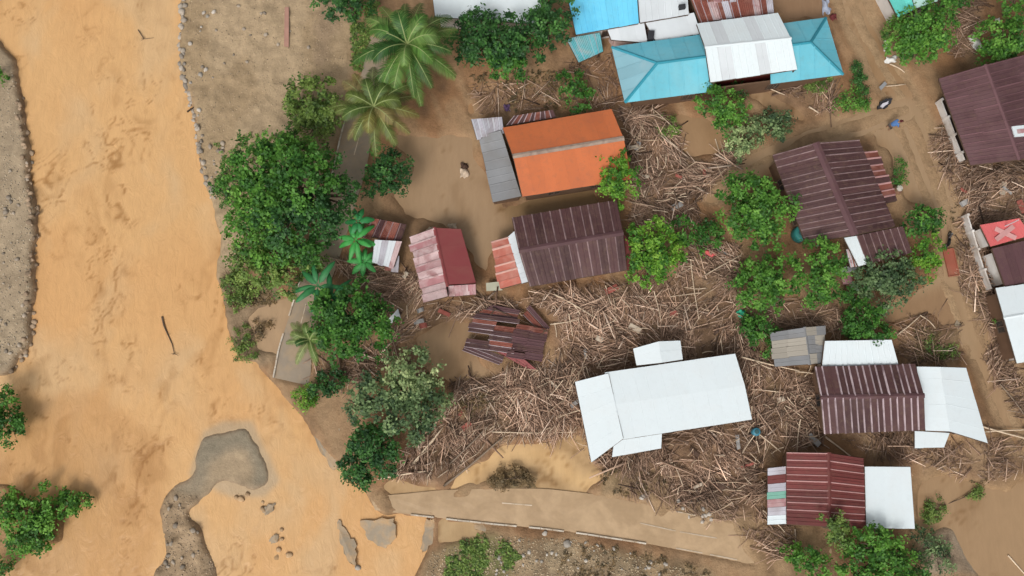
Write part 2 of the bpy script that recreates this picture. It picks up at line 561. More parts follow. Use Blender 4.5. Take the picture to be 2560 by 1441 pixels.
def dist_line(X, Y, pts):
    p = np.array([P(a, b, 0)[:2] for a, b in pts])
    best = np.full(X.shape, 1e9)
    sgn = np.zeros(X.shape)
    for i in range(len(p) - 1):
        d = p[i + 1] - p[i]
        L2 = d @ d
        u = np.clip(((X - p[i][0]) * d[0] + (Y - p[i][1]) * d[1]) / L2, 0, 1)
        ex, ey = X - (p[i][0] + u * d[0]), Y - (p[i][1] + u * d[1])
        r = np.hypot(ex, ey)
        s_ = np.sign(d[0] * ey - d[1] * ex)
        m = r < best
        best = np.where(m, r, best)
        sgn = np.where(m, s_, sgn)
    return best * sgn
LANES = [[(2108, -60), (2150, 60), (2195, 150), (2262, 262), (2305, 370), (2345, 470), (2380, 570), (2392, 690), (2432, 800), (2490, 940), (2560, 1100)],
         [(2262, 275), (2150, 310), (2020, 350), (1900, 410), (1780, 480)]]
for k, ln in enumerate(LANES):
    dl = dist_line(GX + WXN * 0.5, GY + WYN * 0.5, ln)
    w = 2.3 if k == 0 else 1.7
    ml = np.clip((w - np.abs(dl)) * 1.6, 0, 1)
    rut = np.exp(-((np.abs(dl) - 0.75) / 0.26) ** 2)
    GH = lerp(GH, 0.045 + 0.10 * (n_mid - 0.5) + 0.16 * (n_big - 0.5) - 0.11 * rut + 0.04 * (n_fin - 0.5), ml)
    paint(ml, [0.325, 0.222, 0.132], 0.9, 0.25)
    paint(ml * rut, [0.25, 0.165, 0.095], 0.6, 0.2)
n_str = fbm(GX * 0.9 + GY * 0.35, GY * 0.22 - GX * 0.08, 1.3, 4, 811)
paint(np.clip((n_str - 0.53) * 8, 0, 1) * np.clip(1 - m_top - m_wl - m_is, 0, 1), [0.36, 0.255, 0.155], 0.40, 0.2)
paint(np.clip((0.44 - n_str) * 8, 0, 1) * np.clip(1 - m_top - m_wl - m_is, 0, 1), [0.145, 0.088, 0.050], 0.45, 0.2)
GH[:, :6] = np.where(river_amt[:, :6] > 0.5, GH[:, :6], 0.3)

RIVW = blur(river_amt, 14)
band = np.clip((RIVW - 0.01) * 12, 0, 1) * np.clip(1 - river_amt * 3, 0, 1) * np.clip(1 - m_wl - m_is - m_sw, 0, 1)
GH = np.maximum(GH, lerp(GH, 0.09 + 0.16 * (n_mid - 0.4) + 0.10 * (n_fin - 0.5), band))

def ground(x, y):
    i = np.interp(x, xs, np.arange(len(xs)))
    j = np.interp(y, ys, np.arange(len(ys)))
    i0 = np.clip(np.floor(i).astype(int), 0, len(xs) - 2)
    j0 = np.clip(np.floor(j).astype(int), 0, len(ys) - 2)
    fi = i - i0
    fj = j - j0
    return (GH[j0, i0] * (1 - fi) * (1 - fj) + GH[j0, i0 + 1] * fi * (1 - fj) + GH[j0 + 1, i0] * (1 - fi) * fj + GH[j0 + 1, i0 + 1] * fi * fj)

def grid_faces(nx, ny):
    idx = np.arange(nx * ny).reshape(ny, nx)
    return np.stack([idx[:-1, :-1], idx[:-1, 1:], idx[1:, 1:], idx[1:, :-1]], -1).reshape(-1, 4)

GC = GC * np.array([1.0, 0.975, 0.93])
t = NT('ground_mud')
t.geo()
gcol = t.attr()
gcol = t.hsv(gcol, val=t.mapr(t.noise(1.6, 10, rough=0.7), 0.55, 1.45))
gcol = t.hsv(gcol, val=t.mapr(t.noise(9.0, 6, rough=0.7), 0.75, 1.25))
t.col(gcol)
t.rough(t.mapr(t.noise(0.5, 4), 0.4, 0.9), 0.18)
t.bump(t.noise(4.0, 10, rough=0.7), 0.8, 0.12)
M_GROUND = t.m
gv = np.stack([GX.ravel(), GY.ravel(), GH.ravel()], -1)
go = mkn('ground', gv, grid_faces(len(xs), len(ys)), M_GROUND, cols=GC.reshape(-1, 3), smooth=True)
go['kind'] = 'structure'

# ------------------------------------------------------------------ water
def water_mat(name, lo=0.93, hi=1.07, bscale=1.0, bstr=0.5, stretch=(1.0, 0.5, 1)):
    t = NT(name)
    t.geo()
    c = t.attr()
    c = t.hsv(c, val=t.mapr(t.noise(0.5, 6, dist=1.5, stretch=stretch), lo, hi))
    c = t.hsv(c, val=t.mapr(t.noise(1.3, 7, dist=0.7, stretch=(1.9, 0.42, 1), rough=0.65), 0.88, 1.12))
    t.col(c)
    t.rough(0.30, 0.22)
    t.bump(t.noise(bscale, 7, dist=1.2, stretch=stretch, rough=0.62), bstr, 0.20)
    return t.m

def water_sheet(name, x0, x1, y0, y1, step, z, amp, mat, colfn, keep=None, seed=3, swirl=0.5, dark=(0.62, 0.54, 0.44)):
    ax = np.arange(x0, x1 + step / 2, step)
    ay = np.arange(y0, y1 + step / 2, step)
    X, Y = np.meshgrid(ax, ay)
    wx = (fbm(X, Y, 5, 3, seed) - 0.5) * 9
    wy = (fbm(X, Y, 5, 3, seed + 9) - 0.5) * 9
    h = fbm(X + wx, (Y + wy) * 0.6, 2.4, 4, seed + 20) - 0.5
    pat = np.clip((fbm(X, Y * 0.6, 5.5, 3, seed + 30) - 0.43) * 6, 0.0, 1)
    w2 = (fbm(X, Y, 2.2, 2, seed + 15) - 0.5) * 3.2
    n1 = fbm(X + wx * 0.8 + w2, (Y + wy * 0.8) * 0.55 + w2, 4.2, 3, seed + 40)
    line = np.exp(-((n1 - 0.5) / 0.009) ** 2) + 0.9 * np.exp(-((n1 - 0.41) / 0.008) ** 2) + 0.8 * np.exp(-((n1 - 0.58) / 0.008) ** 2)
    n4 = fbm(X * 1.1 + wx * 0.5 + w2 * 1.3, Y * 0.45 + wy * 0.4 - w2, 2.1, 3, seed + 70)
    line = line + 0.75 * np.exp(-((n4 - 0.5) / 0.012) ** 2) * pat
    brk = np.clip((fbm(X, Y, 1.6, 3, seed + 50) - 0.46) * 8, 0, 1)
    blot = np.clip((fbm(X + wx * .6, Y * 0.6 + wy * .6, 1.5, 4, seed + 60) - 0.55) * 6, 0, 1)
    sw = np.clip(line * brk * np.clip(pat + 0.08, 0, 1) * 0.95 + blot * pat * 0.36, 0, 1) * swirl
    Z = z + amp * 2 * h * (0.25 + pat) - 0.8 * amp * sw
    C = colfn(X, Y)
    C = lerp(C, C * np.array(dark), np.clip(sw, 0, 1)[..., None])
    f = grid_faces(len(ax), len(ay))
    if keep is not None:
        k = keep(X, Y).ravel()
        f = f[k[f].any(1)]
    o = mkn(name, np.stack([X.ravel(), Y.ravel(), Z.ravel()], -1), f, mat, cols=C.reshape(-1, 3), smooth=True)
    o['kind'] = 'structure'
    return o

def river_cols(X, Y):
    c = np.ones(X.shape + (3,)) * np.array([0.605, 0.362, 0.165])
    n = fbm(X, Y, 11, 4, 55)
    n2 = fbm(X + 4 * fbm(X, Y, 5, 2, 66), Y * 0.6, 5, 4, 77)
    a = np.clip((n - 0.5) * 4, 0, 1)
    c = lerp(c, np.array([0.585, 0.325, 0.138]), (a * 0.7)[..., None])
    c = lerp(c, np.array([0.56, 0.385, 0.215]), (np.clip((n2 - 0.52) * 5, 0, 1) * 0.6)[..., None])
    # deeper orange along the lower left, where the fields drain in
    p = wpoly([(-600, 930), (250, 960), (420, 1150), (330, 1600), (-600, 1600)])
    m = blur(inpoly(X + 3 * (n - .5), Y + 5 * (n2 - .5), p).astype(float), 12)
    c = lerp(c, np.array([0.45, 0.235, 0.092]), (m * 0.48)[..., None])
    # grey silty slack water round the bar
    p = wpoly([(470, 1190), (505, 1080), (560, 1050), (630, 1055), (665, 1130), (700, 1200), (660, 1245), (560, 1240)])
    m = blur(inpoly(X, Y, p).astype(float), 3)
    c = lerp(c, np.array([0.40, 0.32, 0.22]), (m * 0.7)[..., None])
    return c

def in_river(X, Y):
    return inpoly(X, Y, wpoly(RIVER_POLY))

M_RIVER = water_mat('river_water')
water_sheet('river', -70, -4, -45, 58, 0.2, -0.20, 0.05, M_RIVER, river_cols, seed=3, swirl=1.0)

def flood_cols(X, Y):
    c = np.ones(X.shape + (3,)) * np.array([0.305, 0.190, 0.103])
    n = fbm(X, Y, 8, 4, 155)
    c = lerp(c, np.array([0.345, 0.232, 0.135]), (np.clip((n - 0.45) * 4, 0, 1))[..., None])
    for pts, col, am in (
        ([(880, 1180), (1180, 1130), (1260, 1090), (1420, 1080), (1500, 1150), (1550, 1230), (1300, 1300), (930, 1300)], (0.50, 0.33, 0.175), 0.95),
        ([(1040, 830), (1130, 840), (1200, 960), (1080, 960)], (0.43, 0.28, 0.155), 0.8),
        ([(960, 320), (1200, 330), (1260, 560), (1190, 720), (1130, 580), (980, 520)], (0.335, 0.225, 0.133), 0.9),
        ([(2170, 240), (2330, 260), (2420, 560), (2330, 560), (2200, 360), (1980, 380), (1780, 500), (1730, 490), (1950, 350)], (0.345, 0.235, 0.14), 0.9),
        ([(1150, 190), (1300, 220), (1260, 300), (1150, 300)], (0.33, 0.185, 0.09), 0.8),
        ([(2250, 740), (2380, 700), (2420, 800), (2300, 850), (2080, 800)], (0.27, 0.165, 0.09), 0.9),
        ([(2290, 1200), (2600, 1180), (2600, 1500), (2290, 1500)], (0.33, 0.215, 0.12), 0.9),
        ([(1880, -60), (2080, -60), (2070, 60), (1950, 60)], (0.255, 0.155, 0.09), 0.9),
        ([(1060, 1300), (1220, 1300), (1200, 1360), (1080, 1390)], (0.45, 0.31, 0.165), 0.9),
        ([(1240, 500), (1500, 455), (1520, 505), (1290, 560)], (0.20, 0.125, 0.06), 0.8),
        ([(600, 740), (740, 740), (700, 900), (620, 880)], (0.40, 0.27, 0.16), 0.9),
    ):
        m = blur(inpoly(X + 2 * (n - .5), Y + 2 * (n - .5), wpoly(pts)).astype(float), 4)
        c = lerp(c, np.array(col), (m * am)[..., None])
    arc = dist_line(X + (n - .5) * 1.5, Y + (n - .5) * 1.5, [(1100, 1245), (1165, 1195), (1225, 1142), (1300, 1120), (1370, 1135), (1412, 1172), (1445, 1205), (1500, 1215)])
    pool = blur(inpoly(X, Y, wpoly([(880, 1180), (1180, 1120), (1260, 1080), (1440, 1070), (1500, 1150), (1550, 1230), (1300, 1300), (930, 1300)])).astype(float), 4)
    c = lerp(c, np.array([0.40, 0.265, 0.135]), (pool * 0.6)[..., None])
    c = lerp(c, np.array([0.60, 0.395, 0.195]), (np.exp(-(arc / 0.95) ** 2) * pool)[..., None])
    c = lerp(c, np.array([0.30, 0.19, 0.09]), (0.6 * np.exp(-((np.abs(arc) - 1.5) / 0.22) ** 2) * pool)[..., None])
    return c

RIVW_INT = blur(RIV, 14)

def not_river(X, Y):
    i = np.clip(np.round(np.interp(X, xs, np.arange(len(xs)))).astype(int), 0, len(xs) - 1)
    j = np.clip(np.round(np.interp(Y, ys, np.arange(len(ys)))).astype(int), 0, len(ys) - 1)
    return RIVW_INT[j, i] < 0.12

M_FLOOD = water_mat('flood_water', 0.92, 1.08, bscale=1.3, bstr=0.12)
water_sheet('flood_water', -28, 62, -36, 46, 0.34, 0.0, 0.010, M_FLOOD, flood_cols, keep=not_river, seed=203, swirl=0.9)

# ------------------------------------------------------------------ roads
def resample(pts, n):
    p = np.array(pts, float)
    d = np.concatenate([[0], np.cumsum(np.linalg.norm(np.diff(p, axis=0), axis=1))])
    s = np.linspace(0, d[-1], n)
    return np.stack([np.interp(s, d, p[:, 0]), np.interp(s, d, p[:, 1])], -1)

t = NT('muddy_concrete')
t.geo()
c = t.mix(t.ramp(t.noise(0.35, 8, dist=1.0), [(0.40, 0.0), (0.60, 1.0)]), (0.45, 0.310, 0.180), (0.37, 0.25, 0.14))
c = t.hsv(c, val=t.mapr(t.noise(2.5, 8), 0.86, 1.14))
t.col(c)
t.rough(t.mapr(t.noise(0.6, 3), 0.35, 0.7), 0.4)
t.bump(t.noise(2.0, 6), 0.2, 0.05)
M_ROAD = t.m
t = NT('silted_path_concrete')
t.geo()
c = t.mix(t.ramp(t.noise(0.5, 8, dist=1.0), [(0.42, 0.0), (0.62, 1.0)]), (0.28, 0.225, 0.168), (0.33, 0.245, 0.16))
t.col(t.hsv(c, val=t.mapr(t.noise(2.5, 8), 0.85, 1.15)))
t.rough(0.6, 0.35)
t.bump(t.noise(2.0, 6), 0.2, 0.05)
M_PATH = t.m
M_KERB = simple('dirty_white_kerb', (0.56, 0.50, 0.42), 0.8, 0.3, 2.0, dirt=(0.36, 0.26, 0.17), dirt_amt=0.9, dscale=1.2)
M_LINE = simple('faded_white_line', (0.55, 0.45, 0.34), 0.8, 0.3, 3.0, dirt=(0.40, 0.29, 0.18), dirt_amt=1.0, dscale=1.5)

def road(name, Lp, Rp, n, z, mat, cross=5, thick=0.35):
    a = [P(x, y, z) for x, y in resample(Lp, n)]
    b = [P(x, y, z) for x, y in resample(Rp, n)]
    V, F = [], []
    for i in range(n):
        V.append(a[i] - [0, 0, thick])
        for k in range(cross + 1):
            u = k / cross
            p = a[i] + (b[i] - a[i]) * u
            V.append(p + [0, 0, 0.03 * math.sin(math.pi * u) + 0.02 * (random.random() - .5)])
        V.append(b[i] - [0, 0, thick])
    w = cross + 3
    for i in range(n - 1):
        for k in range(w - 1):
            F.append((i * w + k, i * w + k + 1, (i + 1) * w + k + 1, (i + 1) * w + k))
    o = mk(name, V, F, mat, smooth=False)
    o['kind'] = 'structure'
    return o, a, b

road_o, ra, rb = road('concrete_road', ROAD_N, ROAD_S, 40, 0.10, M_ROAD)
path_o, pa, pb = road('riverside_path', PATH_L, PATH_R, 40, 0.16, M_PATH)

def kerb_run(parent, pts, i0, i1, w, h, mat, name, every=2, skip=0.0):
    for i in range(i0, i1, every):
        if random.random() < skip:
            continue
        a, b = np.array(pts[i]), np.array(pts[min(i + every, len(pts) - 1)])
        d = nrm(b - a)
        s = np.array([-d[1], d[0], 0])
        L = np.linalg.norm(b - a) / 2 - 0.02
        v, f = box_vf((a + b) / 2 + [0, 0, h / 2 - 0.06 + random.uniform(-0.02, 0.02)], d * L, s * w / 2, np.array([0, 0, h / 2 + 0.06]))
        mk(name, v, f, mat, parent=parent)

kerb_run(road_o, rb, 3, 23, 0.14, 0.14, M_KERB, 'kerb', 1, 0.08)
kerb_run(path_o, pa, 8, 39, 0.14, 0.16, M_KERB, 'kerb', 1, 0.12)

def line_mark(parent, p0, p1, w, z, name='lane_marking'):
    a, b = P(*p0, z), P(*p1, z)
    d = nrm(b - a)
    s = np.array([-d[1], d[0], 0]) * w / 2
    v, f = box_vf((a + b) / 2, (b - a) / 2, s, np.array([0, 0, 0.003]))
    mk(name, v, f, M_LINE, parent=parent)

for p0, p1 in (((1255, 1258), (1330, 1264)), ((1600, 1308), (1690, 1328)), ((1700, 1330), (1792, 1346))):
    line_mark(road_o, p0, p1, 0.10, 0.155)
for p0, p1 in (((1690, 1279), (1738, 1289)), ((1690, 1371), (1756, 1383)), ((1775, 1387), (1843, 1400))):
    line_mark(road_o, p0, p1, 0.10, 0.14)
line_mark(path_o, (897, 345), (885, 388), 0.09, 0.215)
line_mark(path_o, (862, 470), (850, 520), 0.09, 0.215)
line_mark(path_o, (765, 760), (752, 810), 0.09, 0.215)

# ------------------------------------------------------------------ roof and house builders
FOOT = []          # roof outlines, so that nothing is strewn inside a house

PROFILES = {
    'rib': [(0, 0.0, 1), (0.03, 0.06, 1), (0.12, 0.06, 1), (0.16, 0.0, 0), (0.48, 0.0, 0), (0.51, 0.035, 0), (0.57, 0.035, 0), (0.60, 0.0, 0), (1.0, 0.0, 0)],
    'wide': [(0, 0.0, 1), (0.05, 0.07, 1), (0.20, 0.07, 1), (0.25, 0.0, 0), (0.66, 0.0, 0), (1.0, 0.0, 0)],
    'corr': [(0, 0.0, 0), (0.12, 0.05, 1), (0.25, 0.0, 0), (0.37, 0.05, 0), (0.5, 0.0, 0), (0.62, 0.05, 0), (0.75, 0.0, 0), (0.87, 0.05, 0), (1.0, 0.0, 0)],
    'low': [(0, 0.0, 0), (0.02, 0.03, 0), (0.06, 0.03, 0), (0.08, 0.0, 0), (0.5, 0.0, 0), (0.52, 0.02, 0), (0.55, 0.02, 0), (0.57, 0.0, 0), (1.0, 0.0, 0)],
    'flat': [(0, 0.0, 0), (0.012, 0.006, 0), (0.03, 0.006, 0), (0.042, 0.0, 0), (1.0, 0.0, 0)],
}

def pick(m, i):
    return m[i % len(m)] if isinstance(m, list) else m

def sheets(roof, a, b, c, d, n, mat, rib=None, prof='rib', rows=1, jit=0.05, name='roof_sheet', th=0.03, lift=0.0, skip=(), tilt=0.0):
    """corrugated sheets between eave a-b and ridge d-c, one object each"""
    a, b, c, d = (np.asarray(q, float) for q in (a, b, c, d))
    N = nrm(np.cross(b - a, (d + c) / 2 - (a + b) / 2))
    if N[2] < 0:
        N = -N
    pr = PROFILES[prof]
    def bil(u, v):
        return (a + (b - a) * u) * (1 - v) + (d + (c - d) * u) * v
    Ls = np.linalg.norm((d + c) / 2 - (a + b) / 2)
    k = 0
    for r in range(rows):
        ub = [0.0] + [(j + random.uniform(-0.14, 0.14)) / n for j in range(1, n)] + [1.0]
        for i in range(n):
            k += 1
            if (r, i) in skip:
                continue
            u0, u1 = ub[i], ub[i + 1]
            v0 = r / rows - (0.12 / Ls if r else 0) - random.uniform(0, jit) / Ls
            v1 = (r + 1) / rows
            off = N * (lift + 0.02 * r + random.uniform(0, jit * 0.25))
            lowp, topp, fm = [], [], []
            if tilt:
                sv = np.array([random.uniform(-tilt, tilt), random.uniform(-tilt, tilt), random.uniform(0, tilt)])
                off = off + sv
                tl = N * random.uniform(-tilt, tilt)
            else:
                tl = N * 0.0
            for s, h, mi in pr:
                u = u0 + (u1 - u0) * s
                lowp.append(bil(u, v0) + N * h + off)
                topp.append(bil(u, v1) + N * h + off + tl)
                fm.append(mi)
            m = len(pr)
            V = lowp + topp + [bil(u0, v0) + off - N * th, bil(u1, v0) + off - N * th, bil(u1, v1) + off + tl - N * th, bil(u0, v1) + off + tl - N * th]
            F = [(j, j + 1, m + j + 1, m + j) for j in range(m - 1)]
            FM = fm[:-1]
            F += [tuple(range(m))[::-1] + (2 * m, 2 * m + 1), tuple(range(m, 2 * m)) + (2 * m + 2, 2 * m + 3), (2 * m, 2 * m + 3, 2 * m + 2, 2 * m + 1),
                  (0, m, 2 * m + 3, 2 * m), (m - 1, 2 * m + 1, 2 * m + 2, 2 * m - 1)]
            FM += [0] * 5
            mm = pick(mat, k - 1)
            rb_ = rib if (rib and random.random() > 0.07) else mm
            mk(name, V, F, [mm, rb_], parent=roof, fmat=FM)
    return N

def cap_strip(roof, p, q, w, mat, N1=None, N2=None, name='ridge_cap', drop=0.06, lift=0.07):
    p, q = np.asarray(p, float), np.asarray(q, float)
    d = nrm(q - p)
    s = nrm(np.cross(d, [0, 0, 1.0]))
    up = np.array([0, 0, 1.0])
    V = []
    for e in (p - d * 0.05, q + d * 0.05):
        V += [e + s * w / 2 + up * (lift - drop), e + up * (lift + 0.02), e - s * w / 2 + up * (lift - drop),
              e - s * w / 2 + up * (lift - drop - 0.03), e + s * w / 2 + up * (lift - drop - 0.03)]
    F = [(0, 1, 6, 5), (1, 2, 7, 6), (2, 3, 8, 7), (3, 4, 9, 8), (4, 0, 5, 9), (0, 4, 3, 2, 1), (5, 6, 7, 8, 9)]
    mk(name, V, F, mat, parent=roof)

def roof_part(t, name, members, mat, th=0.06):
    """the timber frame under the sheets: beams between point pairs"""
    parts = []
    for p, q in members:
        p, q = np.asarray(p, float), np.asarray(q, float)
        d = q - p
        s = nrm(np.cross(d, [0, 0, 1.0]))
        parts.append(box_vf((p + q) / 2 - [0, 0, 0.14], d / 2 * 0.985, s * 0.04, np.array([0, 0, th])))
    V, F = join(parts)
    return mk(name, V, F, mat, parent=t)

M_TIMBER = simple('dark_timber', (0.10, 0.065, 0.045), 0.8, 0.3)
M_PLASTER = simple('stained_plaster', (0.55, 0.50, 0.43), 0.85, 0.2, 1.2, dirt=(0.30, 0.20, 0.12), dirt_amt=0.8)
M_WOODWALL = simple('brown_board_wall', (0.16, 0.095, 0.06), 0.8, 0.3, 1.0)
M_REDWALL = simple('dark_red_wall', (0.20, 0.035, 0.03), 0.7, 0.25, 1.0)
M_WHITEWALL = simple('white_wall', (0.70, 0.67, 0.64), 0.8, 0.2, 1.0, dirt=(0.35, 0.25, 0.16), dirt_amt=0.7)
M_PINKWALL = simple('pale_pink_wall', (0.62, 0.46, 0.42), 0.8, 0.2, 1.0)
M_GLASS = simple('dark_window_glass', (0.02, 0.025, 0.03), 0.12, 0.1, 1.0, spec=0.6)
M_FRAME = simple('window_frame_wood', (0.12, 0.08, 0.06), 0.6, 0.2)

def shrink(pts, d):
    pts = [np.array(p[:2], float) for p in pts]
    c = sum(pts) / len(pts)
    out = []
    for p in pts:
        v = p - c
        L = np.linalg.norm(v)
        out.append(c + v * max(0.2, (L - d * 1.3) / L))
    return out

def walls(t, pts, zt, mat, inset=0.45, windows=True, gables=None, z0=-0.25):
    """four walls under the eaves, each a part, with a window where it is long enough"""
    q = shrink(pts, inset)
    n = len(q)
    c = sum(q) / n
    zts = zt if hasattr(zt, '__len__') else [zt] * n
    for i in range(n):
        a, b = q[i], q[(i + 1) % n]
        d = nrm(b - a)
        L = np.linalg.norm(b - a)
        inn = np.array([-d[1], d[0]])
        if np.dot(c - a, inn) < 0:
            inn = -inn
        b2 = b - d * 0.13
        za, zb = zts[i] - 0.2, zts[(i + 1) % n] - 0.2
        V = []
        for (pt, zz) in ((a, za), (b2, zb)):
            for off in (0, 0.12):
                w = pt + inn * off
                V += [(w[0], w[1], z0), (w[0], w[1], zz)]
        F = [(0, 1, 5, 4), (2, 6, 7, 3), (1, 3, 7, 5), (0, 4, 6, 2), (0, 2, 3, 1), (4, 5, 7, 6)]
        mk('wall', V, F, mat, parent=t)
        if windows and L > 3.2:
            for k in range(1 if L < 7 else 2):
                u = 0.5 if L < 7 else (0.28, 0.72)[k]
                m = a + d * L * u
                o = np.array([m[0] - inn[0] * 0.02, m[1] - inn[1] * 0.02, 1.45])
                d3, n3 = np.array([d[0], d[1], 0]), np.array([-inn[0], -inn[1], 0])
                zz = min(za, zb)
                if zz < 2.1:
                    continue
                bars = [box_vf(o + d3 * s * 0.55, d3 * 0.05, n3 * 0.05, np.array([0, 0, 0.55])) for s in (-1, 0, 1)]
                bars += [box_vf(o + np.array([0, 0, s * 0.59]), d3 * 0.60, n3 * 0.05, np.array([0, 0, 0.04])) for s in (-1, 1)]
                V, F = join(bars)
                wo = mk('window', V, F, M_FRAME, parent=t)
                for s in (-1, 1):
                    V, F = box_vf(o + d3 * s * 0.275, d3 * 0.22, n3 * 0.015, np.array([0, 0, 0.53]))
                    mk('pane', V, F, M_GLASS, parent=wo)
    if gables:
        for (ia, ib, ridge, zr) in gables:
            a, b = q[ia], q[ib]
            r = np.array(ridge[:2]) + (c - np.array(ridge[:2])) * 0.07
            d = nrm(b - a)
            inn = np.array([-d[1], d[0]])
            if np.dot(c - a, inn) < 0:
                inn = -inn
            z = max(zts) - 0.195
            V = []
            for off in (0.004, 0.1):
                for pt, zz in ((a, z), (b, z), (r, zr - 0.2)):
                    V.append((pt[0] + inn[0] * off, pt[1] + inn[1] * off, zz))
            mk('gable_wall', V, [(0, 1, 2), (5, 4, 3), (0, 3, 4, 1), (1, 4, 5, 2), (2, 5, 3, 0)], mat, parent=t)

def posts(t, pts, z0=-0.25, mat=None, r=0.06):
    for p in pts:
        V, F = tube_vf([(p[0], p[1], z0), (p[0], p[1], p[2] - 0.08)], r, 8)
        mk('post', V, F, mat or M_TIMBER, parent=t)

def foot(*px):
    FOOT.append(px)

def house_at(name, px, label, cat='house', group=None):
    p = P(px[0], px[1], 0)
    return thing(name, (p[0], p[1], 0.0), label, cat, group)

def gable(t, A0, A1, R0, R1, B0, B1, ze, zr, n, mat, rib=None, prof='rib', rows=1, cap=None, capw=0.4, wall=None, rname='roof', jit=0.05, matB=None, skipA=(), skipB=(), gw=True):
    zA, zB = ze if hasattr(ze, '__len__') else (ze, ze)
    a0, a1, b0, b1 = P(*A0, zA), P(*A1, zA), P(*B0, zB), P(*B1, zB)
    r0, r1 = P(*R0, zr), P(*R1, zr)
    ro = roof_part(t, rname, [(a0, a1), (b0, b1), (r0, r1), (a0, r0), (a1, r1), (b0, r0), (b1, r1), ((a0 + r0) / 2, (a1 + r1) / 2), ((b0 + r0) / 2, (b1 + r1) / 2)], M_TIMBER)
    sheets(ro, a0, a1, r1, r0, n, mat, rib, prof, rows, jit, skip=skipA)
    sheets(ro, b0, b1, r1, r0, n, matB or mat, rib, prof, rows, jit, skip=skipB)
    if cap:
        cap_strip(ro, r0, r1, capw, cap)
    if wall:
        walls(t, [a0, a1, b1, b0], [zA, zA, zB, zB], wall, gables=[(0, 3, r0, zr), (1, 2, r1, zr)] if gw else None)
    foot(A0, A1, R1, B1, B0, R0)
    return ro

def mono(t, a, b, c, d, z0, z1, n, mat, rib=None, prof='rib', rows=1, rname='lean_to_roof', jit=0.05, wall=None, post=True, windows=False, skip=()):
    """single-slope roof: low edge a-b at z0, high edge d-c at z1"""
    za, zb = z0 if hasattr(z0, '__len__') else (z0, z0)
    zd, zc = z1 if hasattr(z1, '__len__') else (z1, z1)
    A, B, C, D = P(*a, za), P(*b, zb), P(*c, zc), P(*d, zd)
    ro = roof_part(t, rname, [(A, B), (D, C), (A, D), (B, C), ((A + D) / 2, (B + C) / 2)], M_TIMBER)
    sheets(ro, A, B, C, D, n, mat, rib, prof, rows, jit, skip=skip)
    if wall:
        walls(t, [A, B, C, D], [za, zb, zc, zd], wall, inset=0.3, windows=windows)
    elif post:
        q = shrink([A, B, C, D], 0.3)
        posts(t, [(q[0][0], q[0][1], za), (q[1][0], q[1][1], zb)])
    foot(a, b, c, d)
    return ro

def hip_face(ro, a, b, chain, n, mat, prof, skipu=None):
    """sheets running straight up the slope, cut along the hips; chain = top points from a's side to b's"""
    a, b = np.asarray(a, float), np.asarray(b, float)
    e = nrm(b - a)
    L = np.linalg.norm(b - a)
    top = [np.asarray(c, float) for c in chain]
    g = top[0] - a
    g = nrm(g - e * np.dot(g, e))
    N = np.cross(e, g)
    if N[2] < 0:
        N = -N
    ch = [(0.0, 0.0)] + [(float(np.dot(p - a, e)), float(np.dot(p - a, g))) for p in top] + [(L, 0.0)]
    cs, ct = [c[0] for c in ch], [c[1] for c in ch]
    for i in range(n):
        s0, s1 = L * i / n, L * (i + 1) / n
        if skipu and skipu[0] <= (i + 0.5) / n <= skipu[1]:
            continue
        tops = [(s1, np.interp(s1, cs, ct))] + [(s, tt) for s, tt in reversed(ch[1:-1]) if s0 < s < s1] + [(s0, np.interp(s0, cs, ct))]
        ol = [(s0, -0.05), (s1, -0.05)] + [(s, max(tt, 0.0)) for s, tt in tops]
        off = random.uniform(0, 0.012)
        V = [a + e * s + g * tt + N * off for s, tt in ol] + [a + e * s + g * tt + N * (off - 0.03) for s, tt in ol]
        m = len(ol)
        F = [tuple(range(m)), tuple(range(2 * m - 1, m - 1, -1))] + [(j, (j + 1) % m, m + (j + 1) % m, m + j) for j in range(m)]
        # standing rib along the left edge of the sheet
        t0, t1 = np.interp(s0 + 0.05, cs, ct), np.interp(s0 + 0.12, cs, ct)
        if min(t0, t1) > 0.2:
            o = len(V)
            for s, tt in ((s0 + 0.05, t0), (s0 + 0.12, t1)):
                for h in (off + 0.002, off + 0.04):
                    V += [a + e * s + N * h - g * 0.04, a + e * s + g * tt * 0.98 + N * h]
            F += [(o + 2, o + 3, o + 7, o + 6), (o, o + 1, o + 3, o + 2), (o + 4, o + 6, o + 7, o + 5), (o, o + 2, o + 6, o + 4)]
        mk('roof_sheet', V, F, pick(mat, i), parent=ro)

# ------------------------------------------------------------------ roof materials
MUDC = (0.33, 0.23, 0.14)
M_MAROON = simple('maroon_metal_sheet', (0.076, 0.036, 0.037), 0.5, 0.30, 0.8, dirt=(0.13, 0.075, 0.07), dirt_amt=0.4, spec=0.25, objvar=0.25, grime=0.55)
M_MAROON_RIB = simple('pale_maroon_rib', (0.24, 0.165, 0.165), 0.5, 0.35, 1.5, dirt=(0.12, 0.07, 0.07), dirt_amt=0.9, dscale=1.0)
M_STRIPE_RIB = simple('bleached_rib', (0.44, 0.35, 0.37), 0.5, 0.3, 1.5, dirt=(0.10, 0.05, 0.055), dirt_amt=0.95, dscale=0.45)
M_WHITE = simple('white_metal_sheet', (0.665, 0.735, 0.765), 0.45, 0.03, 0.6, spec=0.25, grime=0.06, objvar=0.010, dirt=(0.66, 0.68, 0.68), dirt_amt=0.25)
M_WHITE2 = simple('chalky_white_sheet', (0.61, 0.65, 0.68), 0.55, 0.05, 0.6, objvar=0.05, dirt=(0.46, 0.48, 0.50), dirt_amt=0.3)
M_LAV = simple('lavender_grey_sheet', (0.46, 0.45, 0.50), 0.5, 0.2, 1.0, objvar=0.15, dirt=(0.25, 0.19, 0.18), dirt_amt=0.6)
